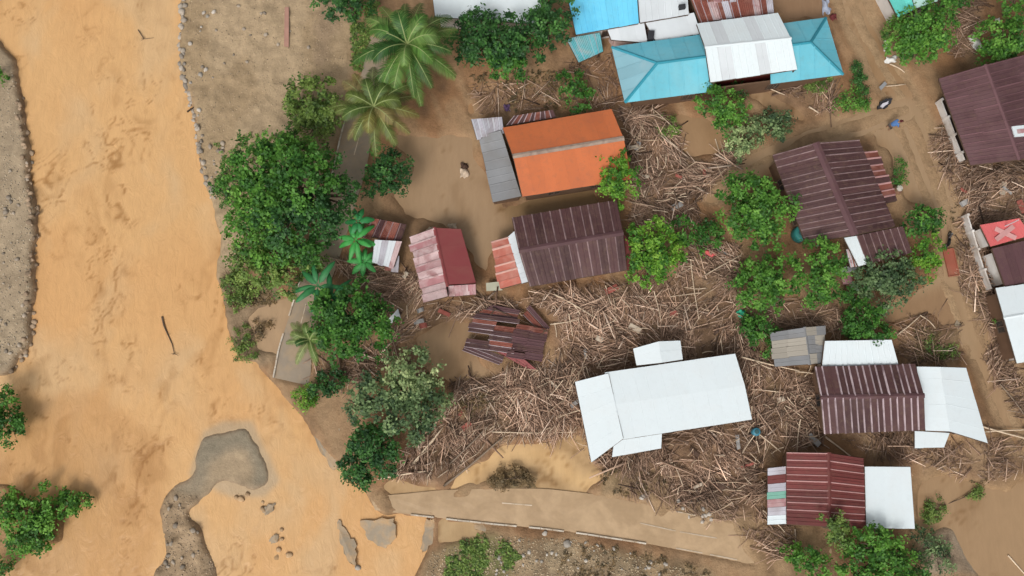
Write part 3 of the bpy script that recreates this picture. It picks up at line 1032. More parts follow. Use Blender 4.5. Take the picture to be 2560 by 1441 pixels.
M_ORANGE = simple('orange_painted_sheet', (0.53, 0.150, 0.056), 0.6, 0.07, 0.7, objvar=0.05, dirt=(0.42, 0.125, 0.055), dirt_amt=0.6, grime=0.28)
M_RIDGECEM = simple('weathered_cement_ridge', (0.38, 0.29, 0.23), 0.85, 0.3, 2.0, dirt=(0.22, 0.15, 0.12), dirt_amt=0.8, dscale=1.5)
M_CEMENT = simple('grey_fibre_cement_sheet', (0.23, 0.235, 0.245), 0.75, 0.18, 0.7, objvar=0.12, dirt=(0.17, 0.15, 0.13), dirt_amt=0.5)
M_CYAN = simple('turquoise_metal_sheet', (0.135, 0.46, 0.57), 0.45, 0.12, 0.5, spec=0.25, objvar=0.07, dirt=(0.25, 0.50, 0.56), dirt_amt=0.45, grime=0.14)
M_CYANW = simple('west_lit_turquoise_sheet', (0.215, 0.40, 0.47), 0.45, 0.12, 0.5, spec=0.25, objvar=0.06, dirt=(0.30, 0.42, 0.46), dirt_amt=0.5)  # same turquoise roof; the west face's greyer light is put into this colour
M_CYANCAP = simple('deep_turquoise_cap', (0.035, 0.25, 0.33), 0.5, 0.15)
M_SKYBLUE = simple('bright_blue_sheet', (0.165, 0.60, 0.84), 0.5, 0.08, 0.5, objvar=0.05, dirt=(0.07, 0.42, 0.72), dirt_amt=0.4, grime=0.10)
M_TEAL = simple('mottled_teal_sheet', (0.12, 0.42, 0.47), 0.6, 0.25, 1.2, dirt=(0.35, 0.42, 0.42), dirt_amt=0.7, dscale=0.9)
M_MINT = simple('mint_green_sheet', (0.13, 0.56, 0.50), 0.5, 0.12, 0.8)
M_PALEMINT = simple('pale_mint_sheet', (0.46, 0.68, 0.63), 0.5, 0.1, 0.8)
M_REDSM = simple('smooth_red_sheet', (0.235, 0.055, 0.058), 0.55, 0.07, 0.5, objvar=0.03, dirt=(0.25, 0.10, 0.08), dirt_amt=0.4)
M_PINKW = simple('pink_white_sheet', (0.50, 0.37, 0.37), 0.6, 0.25, 1.2, grime=0.4, objvar=0.15, dirt=(0.28, 0.12, 0.125), dirt_amt=0.9, dscale=0.8)
M_PINKD = simple('faded_pink_sheet', (0.36, 0.17, 0.18), 0.6, 0.3, 1.2, objvar=0.15, dirt=(0.52, 0.42, 0.41), dirt_amt=0.6, dscale=0.8)
M_REDTILE = simple('faded_red_tile_sheet', (0.42, 0.13, 0.095), 0.65, 0.25, 1.0, objvar=0.15, dirt=(0.50, 0.27, 0.22), dirt_amt=0.6, dscale=0.8)
M_REDTRIB = simple('pale_red_rib', (0.55, 0.33, 0.28), 0.6, 0.2, 1.0)
M_BRICKRED = simple('brick_red_sheet', (0.150, 0.040, 0.037), 0.5, 0.2, 0.8, objvar=0.18, dirt=(0.085, 0.03, 0.03), dirt_amt=0.5, grime=0.35)
M_BRICKRIB = simple('pale_brick_rib', (0.44, 0.25, 0.24), 0.5, 0.3, 1.5)
M_RUST = simple('rusty_sheet', (0.19, 0.062, 0.045), 0.75, 0.4, 1.4, objvar=0.2, dirt=(0.30, 0.15, 0.12), dirt_amt=0.7, dscale=0.9)
M_ROSE = simple('rose_red_sheet', (0.56, 0.125, 0.125), 0.5, 0.1, 0.8, objvar=0.05)
M_PURPLE = simple('dusky_purple_sheet', (0.100, 0.050, 0.055), 0.5, 0.14, 0.6, grime=0.35, objvar=0.10, dirt=(0.15, 0.085, 0.09), dirt_amt=0.5)
M_PURPLERIB = simple('dusky_purple_rib', (0.145, 0.075, 0.082), 0.5, 0.2, 0.8)
M_GREENSTRIP = simple('sea_green_sheet', (0.17, 0.36, 0.29), 0.6, 0.15)
M_BEIGE = simple('beige_canvas', (0.34, 0.31, 0.265), 0.85, 0.1, 1.0)
M_DARKWALL = simple('eave_shade_board_wall', (0.045, 0.030, 0.024), 0.85, 0.3)  # shade under the eave is put into the wall colour
M_DARK = simple('black_void_box', (0.035, 0.035, 0.04), 0.7, 0.2)

# ------------------------------------------------------------------ houses
# bright blue house cut by the top edge
t = house_at('house', (1570, 0), 'bright blue and pale grey flat roofed house cut by the top edge')
mono(t, (1440, 86), (1597, 58), (1588, -70), (1410, -50), 3.0, 3.5, 6, M_SKYBLUE, prof='low', rname='roof', post=False)
mono(t, (1600, 57), (1722, 36), (1712, -90), (1591, -70), 3.0, 3.5, 4, M_WHITE2, prof='low', rname='roof', post=False)
walls(t, [P(1440, 86, 3), P(1722, 36, 3), P(1712, -90, 3), P(1410, -50, 3)], 3.0, M_WHITEWALL)
# white sheds in front
t = house_at('shed', (1570, 85), 'small white sheet shed with dark hatch at its right end', 'shed')
mono(t, (1528, 99), (1619, 107), (1610, 56), (1518, 73), 2.4, 2.75, 4, M_WHITE2, prof='flat', rname='roof', wall=M_PINKWALL)
v, f = box_vf(P(1627, 90, 2.8), np.array([0.28, 0, 0]), np.array([0.05, 0.42, 0]), np.array([0, 0, 0.25]))
mk('hatch', v, f, M_DARK, parent=t)
t = house_at('shed', (1680, 70), 'white lean-to shed tucked against the tall white gable roof', 'shed')
mono(t, (1640, 104), (1752, 84), (1735, 32), (1613, 56), 2.4, 2.75, 5, M_WHITE2, prof='flat', rname='roof', wall=M_PINKWALL)
v, f = box_vf(P(1705, 18, 3.8), np.array([0.3, 0.05, 0]), np.array([-0.02, 0.2, 0]), np.array([0, 0, 0.2]))
mk('vent_box', v, f, M_DARK, parent=t)
# mottled teal awning
t = house_at('awning', (1465, 120), 'mottled teal awning on posts left of the turquoise house', 'awning')
mono(t, (1447, 156), (1508, 128), (1500, 82), (1416, 97), 2.0, 2.3, 5, M_TEAL, M_LAV, prof='corr', rname='roof')
# turquoise hip roofed house in two wings
t = house_at('house', (1820, 150), 'long turquoise hip roofed house behind the white gable roof')
ze, zr = 3.0, 4.4
NW, NE, SW, SE = P(1530, 118, ze), P(2065, 45, ze), P(1563, 256, ze), P(2108, 186, ze)
RL, RR = P(1643, 158, zr), P(2027, 106, zr)
ro = roof_part(t, 'roof', [(NW, NE), (SW, NW), (SE, NE), (RL, RR), (NW, RL), (SW, RL), (NE, RR), (SE, RR)], M_TIMBER)
hip_face(ro, SW, SE, [RL, RR], 15, M_CYAN, 'low', skipu=(0.42, 0.68))
hip_face(ro, NE, NW, [RR, RL], 15, M_CYAN, 'low')
hip_face(ro, NW, SW, [RL], 5, M_CYANW, 'low')
hip_face(ro, SE, NE, [RR], 5, M_CYAN, 'low')
for p, q in ((RL, RR), (NW, RL), (SW, RL), (NE, RR), (SE, RR)):
    cap_strip(ro, p, q, 0.28, M_CYANCAP, name='ridge_cap' if p is RL and q is RR else 'hip_cap')
walls(t, [NW, NE, SE, SW], 3.0, M_WOODWALL, inset=0.8)
foot((1530, 118), (1563, 256), (2108, 186), (2065, 45))
# white gable roof standing over it
t = house_at('house', (1870, 120), 'tall white gable roof over dark red wall between the turquoise wings')
gable(t, (1742, 60), (1945, 33), (1763, 118), (1977, 96), (1776, 206), (1993, 173), (3.8, 3.8), 4.9, 7, [M_WHITE, M_WHITE2, M_WHITE], prof='low', cap=M_WHITE, capw=0.3)
a, b = P(1790, 214, 2.0), P(1942, 196, 2.0)
d = nrm(b - a)
v, f = box_vf((a + b) / 2 + [0, 0.6, -0.4], (b - a) / 2, np.array([-d[1], d[0], 0]) * 0.06, np.array([0, 0, 1.9]))
mk('wall', v, f, M_REDWALL, parent=t)
posts(t, [P(1785, 206, 3.7), P(1985, 176, 3.7), P(1755, 62, 3.7), P(1940, 38, 3.7)], r=0.08)
# rusty roofs at the top
t = house_at('shed', (1830, 10), 'rust red and white patchwork sheet roof cut by the top edge', 'shed')
mono(t, (1750, 56), (1935, 32), (1925, -60), (1712, -40), 2.6, 3.0, 11, [M_RUST, M_RUST, M_PINKW, M_RUST, M_LAV, M_RUST], M_LAV, prof='corr', rows=2, rname='roof', jit=0.25, wall=M_WOODWALL)
# orange house
t = house_at('house', (1420, 390), 'orange gable roofed house with pale cement ridge')
gable(t, (1257, 320), (1529, 273), (1283, 391), (1559, 346), (1306, 492), (1580, 448), 3.0, 4.1, 9, M_ORANGE, prof='flat', cap=M_RIDGECEM, capw=0.44, wall=M_WOODWALL, jit=0.02)
mono(t, (1197, 340), (1233, 506), (1303, 491), (1252, 326), 2.35, 2.8, 4, M_CEMENT, prof='low', rname='lean_to_roof', wall=M_WOODWALL)
mono(t, (1192, 347), (1260, 331), (1255, 293), (1178, 299), 2.5, 2.7, 6, M_LAV, M_WHITE2, prof='corr', rname='porch_roof', rows=2, jit=0.2)
mono(t, (1265, 314), (1390, 293), (1382, 275), (1285, 290), 2.2, 2.3, 9, [M_MAROON, M_RUST], M_STRIPE_RIB, prof='wide', rname='porch_roof')
# maroon ribbed house below it
t = house_at('house', (1430, 610), 'dark maroon ribbed gable house below the orange roof')
gable(t, (1280, 545), (1541, 501), (1298, 627), (1557, 582), (1325, 716), (1567, 675), 2.9, 3.8, 11, M_MAROON, M_MAROON_RIB, rows=1, cap=M_PURPLE, capw=0.5, wall=M_WOODWALL)
mono(t, (1580, 674), (1586, 624), (1559, 586), (1568, 676), (2.3, 2.3), (2.8, 2.8), 2, M_REDSM, prof='flat', rname='side_skirt')
mono(t, (1229, 604), (1252, 722), (1306, 707), (1272, 592), 2.2, 2.7, 6, M_REDTILE, M_REDTRIB, prof='wide', rname='lean_to_roof', jit=0.2, wall=M_WOODWALL)
mono(t, (1270, 592), (1305, 709), (1325, 703), (1287, 577), 2.78, 2.84, 5, M_WHITE2, prof='low', rname='flashing', post=False)
# red and pink house standing in the mud
t = house_at('house', (1105, 660), 'low house with pink white sheets and plain red slope')
a0, a1, r0, r1 = P(1025, 592, 2.2), P(1063, 756, 2.2), P(1086, 570, 2.9), P(1120, 741, 2.9)
b0, b1 = P(1152, 573, 2.2), P(1190, 709, 2.2)
ro = roof_part(t, 'roof', [(a0, a1), (r0, r1), (b0, b1), (a0, r0), (a1, r1)], M_TIMBER)
sheets(ro, a0, a1, r1, r0, 9, [M_PINKW, M_PINKD, M_PINKW, M_PINKW, M_PINKD], M_PINKW, prof='wide', jit=0.3)
sheets(ro, b0, b1, P(1117, 712, 2.9), r0, 3, M_REDSM, prof='flat', jit=0.02)
cap_strip(ro, r0, P(1118, 716, 2.9), 0.3, M_REDSM)
walls(t, [a0, b0, P(1190, 734, 2.1), a1], 2.2, M_WOODWALL)
mono(t, (1122, 741), (1190, 736), (1189, 711), (1119, 715), 2.2, 2.5, 4, [M_PINKW, M_PINKD], prof='low', rows=2, rname='lean_to_roof', post=False)
foot((1025, 592), (1086, 570), (1152, 573), (1190, 736), (1063, 756))
# small shed by the banana plants
t = house_at('shed', (965, 610), 'small broken shed with maroon and bluish white sheets by the banana plants', 'shed')
mono(t, (909, 588), (1000, 607), (1016, 562), (930, 545), 1.7, 2.0, 5, [M_RUST, M_MAROON, M_RUST], M_MAROON_RIB, prof='corr', rname='roof', jit=0.3)
mono(t, (931, 653), (984, 668), (1005, 604), (937, 600), 2.1, 2.3, 4, [M_WHITE2, M_LAV, M_WHITE2, M_PINKW], prof='low', rname='roof', jit=0.3)
mono(t, (962, 672), (996, 674), (998, 640), (962, 640), 1.7, 1.8, 2, [M_RUST, M_LAV], prof='low', rname='roof', jit=0.3)
# large maroon house on the right
t = house_at('house', (2085, 470), 'large dark maroon gable house beside the flooded lane')
gable(t, (1932, 388), (2015, 608), (2040, 358), (2137, 587), (2147, 350), (2238, 566), 3.1, 4.4, 14, M_MAROON, M_MAROON_RIB, rows=1, cap=M_PURPLE, capw=0.7, wall=M_WOODWALL)
mono(t, (2191, 377), (2242, 502), (2216, 508), (2153, 381), 2.5, 2.9, 8, [M_RUST, M_MAROON, M_RUST], M_BRICKRIB, prof='wide', rname='lean_to_roof', jit=0.2)
mono(t, (2166, 662), (2280, 631), (2257, 566), (2141, 590), 2.5, 3.0, 7, M_MAROON, M_MAROON_RIB, rname='annex_roof', wall=M_PINKWALL)
mono(t, (2146, 666), (2168, 660), (2143, 590), (2110, 595), 2.6, 3.0, 2, M_WHITE, prof='low', rname='annex_roof', post=False)
mono(t, (2126, 668), (2145, 666), (2133, 622), (2115, 624), 2.3, 2.5, 3, [M_PINKW, M_RUST], M_WHITE2, prof='wide', rname='porch_roof')
# top right purple house
t = house_at('house', (2470, 290), 'dusky purple roofed house with white skylight at the right edge')
ro = gable(t, (2347, 197), (2427, 413), (2464, 163), (2549, 399), (2600, 128), (2690, 365), 3.4, 4.8, 12, M_PURPLE, M_PURPLERIB, prof='rib', rows=2, cap=M_PURPLERIB, capw=0.35)
walls(t, [P(2347, 197, 3.4), P(2600, 128, 3.4), P(2690, 365, 3.4), P(2427, 413, 3.4)], 3.4, M_DARKWALL, inset=1.3, windows=False)
a, b, c, d = P(2527, 318, 4.72), P(2580, 312, 4.3), P(2588, 340, 4.3), P(2534, 344, 4.72)
N = nrm(np.cross(b - a, d - a)); N = N if N[2] > 0 else -N
mk('skylight', [p + N * h for h in (0.05, 0.16) for p in (a, b, c, d)], [(0, 1, 2, 3), (4, 5, 6, 7), (0, 1, 5, 4), (1, 2, 6, 5), (2, 3, 7, 6), (3, 0, 4, 7)], M_WHITE, parent=ro)
m0, m1 = a * .8 + c * .2, a * .2 + c * .8
v, f = box_vf((a + c) / 2 + N * 0.18, (b - a) * 0.34, (d - a) * 0.2, N * 0.012)
mk('skylight_pane', v, f, M_PINKD, parent=ro)
# rose roof and its purple extension at the right edge
t = house_at('house', (2520, 630), 'rose red roof with pale patches over dusky purple extension at the right edge')
ro = mono(t, (2476, 616), (2578, 588), (2548, 546), (2450, 563), 3.1, 3.4, 5, M_ROSE, prof='low', rname='roof', post=False)
for (p, q) in (((2488, 572), (2540, 596)), ((2490, 600), (2534, 566))):
    a, b = P(*p, 3.36), P(*q, 3.36)
    d = nrm(b - a)
    v, f = box_vf((a + b) / 2, (b - a) / 2, np.array([-d[1], d[0], 0]) * 0.22, np.array([0, 0, 0.02 + 0.01 * random.random()]))
    mk('pale_patch', v, f, simple('chalky_rose', (0.52, 0.27, 0.26), 0.7, 0.25, 2.0), parent=ro)
mono(t, (2513, 716), (2640, 690), (2620, 588), (2480, 622), 2.8, 3.0, 6, M_PURPLE, prof='low', rname='annex_roof', post=False)
walls(t, [P(2452, 565, 3), P(2548, 548, 3), P(2578, 588, 3), P(2478, 616, 3)], 3.1, M_WHITEWALL, inset=0.3)
walls(t, [P(2482, 625, 2.8), P(2620, 590, 2.8), P(2640, 690, 2.8), P(2513, 714, 2.8)], 2.8, M_WHITEWALL, inset=0.3)
# white roof at the right edge
t = house_at('house', (2560, 810), 'white roofed house cut by the right edge below the rose roof')
gable(t, (2489, 722), (2660, 695), (2510, 795), (2680, 765), (2542, 908), (2710, 880), 3.0, 3.4, 8, M_WHITE, prof='flat', cap=M_WHITE, capw=0.3, wall=M_WOODWALL)
# big white house
t = house_at('house', (1680, 1000), 'largest white roofed house amid the driftwood')
gable(t, (1512, 932), (1838, 885), (1532, 1012), (1862, 964), (1550, 1100), (1880, 1049), 3.1, 3.20, 10, M_WHITE, prof='flat', wall=M_PLASTER, jit=0.02)
mono(t, (1438, 955), (1479, 1156), (1558, 1097), (1521, 934), 2.88, 3.25, 5, M_WHITE, prof='flat', rname='lean_to_roof', jit=0.02, wall=M_PLASTER)
mono(t, (1530, 1143), (1653, 1121), (1655, 1078), (1537, 1094), 2.9, 3.03, 4, M_WHITE, prof='flat', rname='lean_to_roof', jit=0.02)
gable(t, (1583, 872), (1592, 914), (1647, 854), (1655, 907), (1700, 852), (1707, 899), 3.0, 3.35, 2, M_WHITE, prof='flat', rname='annex_roof', wall=M_PLASTER)
# striped brown house with white extensions
t = house_at('house', (2180, 1000), 'dark brown house with pale stripes and white extensions')
gable(t, (2037, 918), (2288, 911), (2052, 994), (2310, 989), (2060, 1085), (2313, 1075), 3.0, 3.85, 15, M_MAROON, M_STRIPE_RIB, prof='wide', cap=M_PURPLE, capw=0.45, wall=M_WOODWALL)
gable(t, (2292, 917), (2314, 1077), (2350, 918), (2375, 1079), (2415, 920), (2469, 1108), 2.6, 3.0, 5, M_WHITE, prof='flat', rname='annex_roof', wall=M_PLASTER)
mono(t, (2287, 1120), (2360, 1119), (2374, 1083), (2287, 1078), 2.5, 2.55, 3, M_WHITE, prof='flat', rname='lean_to_roof')
mono(t, (2055, 917), (2246, 912), (2229, 850), (2062, 853), 2.75, 3.0, 6, M_WHITE, prof='low', rname='annex_roof', wall=M_PLASTER)
# grey and beige shed
t = house_at('shed', (2000, 865), 'weathered grey and beige sheet shed next to a white annex', 'shed')
ro = gable(t, (1928, 832), (1938, 917), (2012, 819), (2024, 911), (2057, 815), (2062, 908), 2.2, 2.65, 4, [M_CEMENT, M_BEIGE, M_BEIGE, M_CEMENT], prof='low', rows=2, cap=M_CEMENT, capw=0.3, wall=M_WOODWALL, jit=0.25, matB=[M_CEMENT, M_BEIGE, M_CEMENT])
# brick red house at the bottom
t = house_at('house', (2070, 1225), 'brick red ribbed house with multicoloured strips and white annex')
gable(t, (1967, 1131), (1968, 1311), (2072, 1133), (2075, 1317), (2158, 1146), (2163, 1321), 3.0, 3.7, 10, M_BRICKRED, M_BRICKRIB, prof='rib', cap=M_BRICKRED, capw=0.4, wall=M_WOODWALL)
mono(t, (1920, 1171), (1920, 1312), (1966, 1310), (1965, 1166), 2.5, 2.8, 7, [M_LAV, M_BRICKRED, M_LAV, M_GREENSTRIP, M_PINKD, M_LAV, M_WHITE], prof='low', rname='lean_to_roof', jit=0.1)
mono(t, (2166, 1321), (2287, 1322), (2276, 1168), (2162, 1167), 2.6, 2.75, 5, M_WHITE, prof='flat', rname='annex_roof', jit=0.02, wall=M_PLASTER)
# white roof behind the coconut palm
t = house_at('house', (1220, 0), 'white roofed house behind the trees at the top edge')
mono(t, (1088, 42), (1352, 60), (1352, -70), (1076, -50), 2.9, 3.3, 9, M_WHITE, prof='flat', rname='roof', wall=M_WHITEWALL)
# mint roof at the top right
t = house_at('house', (2275, -5), 'small mint green roof corner cut by the top edge')
mono(t, (2245, 43), (2286, 22), (2262, -60), (2203, -40), 2.8, 3.2, 3, M_MINT, prof='low', rname='roof', post=False)
mono(t, (2288, 21), (2348, 1), (2325, -80), (2264, -60), 2.8, 3.2, 3, M_PALEMINT, prof='low', rname='roof', post=False)
walls(t, [P(2245, 43, 2.8), P(2348, 1, 2.8), P(2325, -80, 2.8), P(2203, -40, 2.8)], 2.8, M_WHITEWALL, inset=0.3)
# collapsed roof in the driftwood
t = house_at('collapsed_house', (1270, 845), 'collapsed maroon roof lying broken in the driftwood', 'house')
P3 = lambda x, y, z: P(x, y, z)
ro = roof_part(t, 'roof', [(P(1185, 790, 0.9), P(1340, 920, 0.9)), (P(1230, 770, 1.2), P(1370, 830, 1.2)), (P(1165, 870, 0.8), P(1240, 770, 1.2)), (P(1290, 905, 0.9), P(1370, 820, 1.3))], M_TIMBER)
def slab(q, zs, n, mat, rib, prof, rows=1, jit=0.35):
    pts = [P(x, y, z) for (x, y), z in zip(q, zs)]
    sheets(ro, pts[0], pts[1], pts[2], pts[3], n, mat, rib, prof, rows, jit, tilt=0.10, skip={(0, 2), (1, 5)} if n > 5 else ())
slab([(1165, 868), (1192, 786), (1300, 800), (1282, 885)], (0.7, 0.9, 1.5, 1.3), 7, [M_MAROON, M_MAROON, M_RUST], M_STRIPE_RIB, 'rib', 2)
slab([(1272, 892), (1298, 812), (1372, 822), (1352, 905)], (1.45, 1.55, 0.9, 0.8), 5, [M_PURPLE, M_MAROON, M_PURPLE, M_MAROON, M_RUST], M_PURPLERIB, 'rib', 2)
slab([(1240, 880), (1280, 870), (1345, 925), (1320, 925)], (0.95, 1.2, 0.7, 0.6), 2, M_REDSM, None, 'low')
slab([(1190, 796), (1230, 762), (1300, 775), (1290, 806)], (0.6, 0.7, 1.0, 1.2), 3, [M_PURPLE, M_RUST], M_MAROON_RIB, 'rib')
slab([(1160, 880), (1175, 858), (1262, 892), (1250, 915)], (0.5, 0.6, 0.9, 0.7), 3, [M_MAROON, M_PURPLE], M_STRIPE_RIB, 'rib')
slab([(1310, 790), (1330, 770), (1376, 822), (1358, 838)], (0.9, 0.9, 0.7, 0.7), 2, [M_RUST, M_PURPLE], M_MAROON_RIB, 'rib')
foot((1170, 865), (1195, 780), (1240, 768), (1370, 822), (1345, 915), (1250, 905))
# ------------------------------------------------------------------ plants
M_LEAF = attr_mat('leaf', 0.55, 0.35, 2.0, 0.12, trans=0.30)
M_FROND = attr_mat('palm_frond', 0.5, 0.35, 2.0, 0.12, trans=0.25)
M_BARK = simple('bark', (0.12, 0.085, 0.06), 0.9, 0.35, 3.0)
M_PALMBARK = simple('palm_bark', (0.22, 0.17, 0.12), 0.9, 0.3, 3.0)

GREENS = {
    'dark': ((0.048, 0.165, 0.026), (0.085, 0.245, 0.040), (0.024, 0.095, 0.020)),
    'deep': ((0.034, 0.120, 0.030), (0.060, 0.185, 0.042), (0.017, 0.068, 0.022)),
    'mid': ((0.080, 0.235, 0.034), (0.130, 0.320, 0.055), (0.036, 0.125, 0.024)),
    'light': ((0.110, 0.290, 0.030), (0.175, 0.370, 0.048), (0.042, 0.150, 0.022)),
    'olive': ((0.125, 0.225, 0.050), (0.195, 0.310, 0.085), (0.058, 0.120, 0.032)),
    'pale': ((0.230, 0.350, 0.160), (0.360, 0.480, 0.250), (0.095, 0.165, 0.075)),
    'greyg': ((0.098, 0.180, 0.080), (0.175, 0.285, 0.135), (0.040, 0.086, 0.044)),
    'dry': ((0.165, 0.130, 0.070), (0.240, 0.185, 0.105), (0.075, 0.065, 0.038)),
}

def leaves(centres, dirs, crad, per, L, pal, spread=1.0, flat=0.6):
    n = len(centres)
    ci = np.repeat(np.arange(n), per)
    m = len(ci)
    p = centres[ci] + rng.normal(0, 1, (m, 3)) * (crad[ci] * 0.48)[:, None] * np.array([1, 1, 0.8])
    nn = dirs[ci] * 0.40 + np.array([0, 0, 0.75]) + rng.normal(0, 0.42, (m, 3))
    nn /= np.linalg.norm(nn, axis=1)[:, None]
    tt = np.cross(nn, rng.normal(0, 1, (m, 3)))
    tt /= np.linalg.norm(tt, axis=1)[:, None] + 1e-9
    bb = np.cross(nn, tt)
    ln = L * rng.uniform(0.65, 1.35, m)
    w = ln * rng.uniform(0.50, 0.75, m)
    V = np.stack([p - tt * (ln / 2)[:, None], p + bb * (w / 2)[:, None] - nn * (ln * 0.10)[:, None],
                  p + tt * (ln / 2)[:, None] - nn * (ln * 0.18)[:, None], p - bb * (w / 2)[:, None] - nn * (ln * 0.10)[:, None]], 1).reshape(-1, 3)
    base = np.arange(m) * 4
    F = np.concatenate([np.stack([base, base + 1, base + 2], -1), np.stack([base, base + 2, base + 3], -1)])
    c0, c1, c2 = (np.array(c) for c in GREENS[pal])
    tone = np.clip(rng.normal(0.45, 0.36, n), 0, 1.15)
    k = np.clip(tone[ci] + rng.normal(0, 0.16, m), 0, 1.25)[:, None]
    c = np.where(k < 0.5, c2 + (c0 - c2) * k * 2, c0 + (c1 - c0) * (k - 0.5) * 2)
    c = c * rng.uniform(0.85, 1.4, (m, 1)) * np.array([1.12, 1.0, 0.9])
    return V, F, np.repeat(c, 4, 0)

def tree(px, py, label, lobes, h, pal='mid', name='tree', cat='tree', group=None, leaf=0.42, dens=1.0, trunk=True, rzf=0.75):
    """lobes: (px, py, radius px, height factor); h = height of the top in metres"""
    base = P(px, py, 0)
    base[2] = float(ground(base[0], base[1])) - 0.05
    # the trunk stands under the middle of the crown
    cc = np.zeros(3)
    L = []
    for q in lobes:
        lx, ly, lr, hf = q[:4]
        pl = q[4] if len(q) > 4 else pal
        top = h * hf
        p0 = P(lx, ly, top * 0.7)
        r = PX(lr, p0)
        rz = min(r * rzf, top * 0.5)
        c = P(lx, ly, max(top - rz, rz * 0.6))
        L.append((c, r, rz, pl))
        cc += c
    cc /= len(L)
    root = np.array([cc[0], cc[1], float(ground(cc[0], cc[1])) - 0.08])
    t = thing(name, root, label, cat, group)
    Vs, Fs, Cs, o = [], [], [], 0
    for c, r, rz, pl in L:
        n = max(14, int(11.5 * dens * r * (r + rz) * 0.5))
        d = rng.normal(0, 1, (n * 2, 3))
        d /= np.linalg.norm(d, axis=1)[:, None]
        d = d[d[:, 2] > -0.45][:n]
        sd = rng.random(3) * 50
        lump = 0.60 + 0.80 * vnoise(d[:, 0] * 2.6 + sd[0] + d[:, 2] * 1.3, d[:, 1] * 2.6 + sd[1], 5)
        rad = lump * np.where(rng.random(len(d)) < 0.72, rng.uniform(0.82, 1.06, len(d)), rng.uniform(0.35, 0.8, len(d)))
        cen = c + d * rad[:, None] * np.array([r, r, rz])
        cen[:, 2] = np.maximum(cen[:, 2], ground(cen[:, 0], cen[:, 1]) + 0.15)
        cr = rng.uniform(0.34, 0.74, len(d)) * min(1.0, 0.45 + r * 0.22)
        V, F, C = leaves(cen, d, cr, 34, leaf * min(1.0, 0.5 + r * 0.18), pl)
        Vs.append(V); Fs.append(F + o); Cs.append(C); o += len(V)
    if trunk:
        parts = []
        tr = 0.05 + 0.028 * h
        fork = root + (cc - root) * 0.45 + np.array([0.1, 0.05, 0])
        parts.append(tube_vf([root, root + (fork - root) * 0.5 + np.array([0.06, -0.04, 0]), fork], [tr * 1.25, tr, tr * 0.85], 8))
        for c, r, rz, pl in L:
            parts.append(tube_vf([fork, (fork + c) / 2 + np.array([0, 0, 0.15]), c + np.array([0, 0, rz * 0.3])], [tr * 0.7, tr * 0.45, tr * 0.15], 6))
            for k in range(4):
                a = random.uniform(0, 6.28)
                e = c + np.array([math.cos(a) * r * 0.75, math.sin(a) * r * 0.75, rz * random.uniform(0.0, 0.5)])
                parts.append(tube_vf([(fork + c) / 2 + np.array([0, 0, 0.1]), (c + e) / 2, e], [tr * 0.4, tr * 0.25, tr * 0.08], 5))
        V, F = join(parts)
        mk('trunk', V, F, M_BARK, parent=t, smooth=True)
    mkn('crown', np.concatenate(Vs), np.concatenate(Fs), M_LEAF, parent=t, cols=np.concatenate(Cs))
    return t

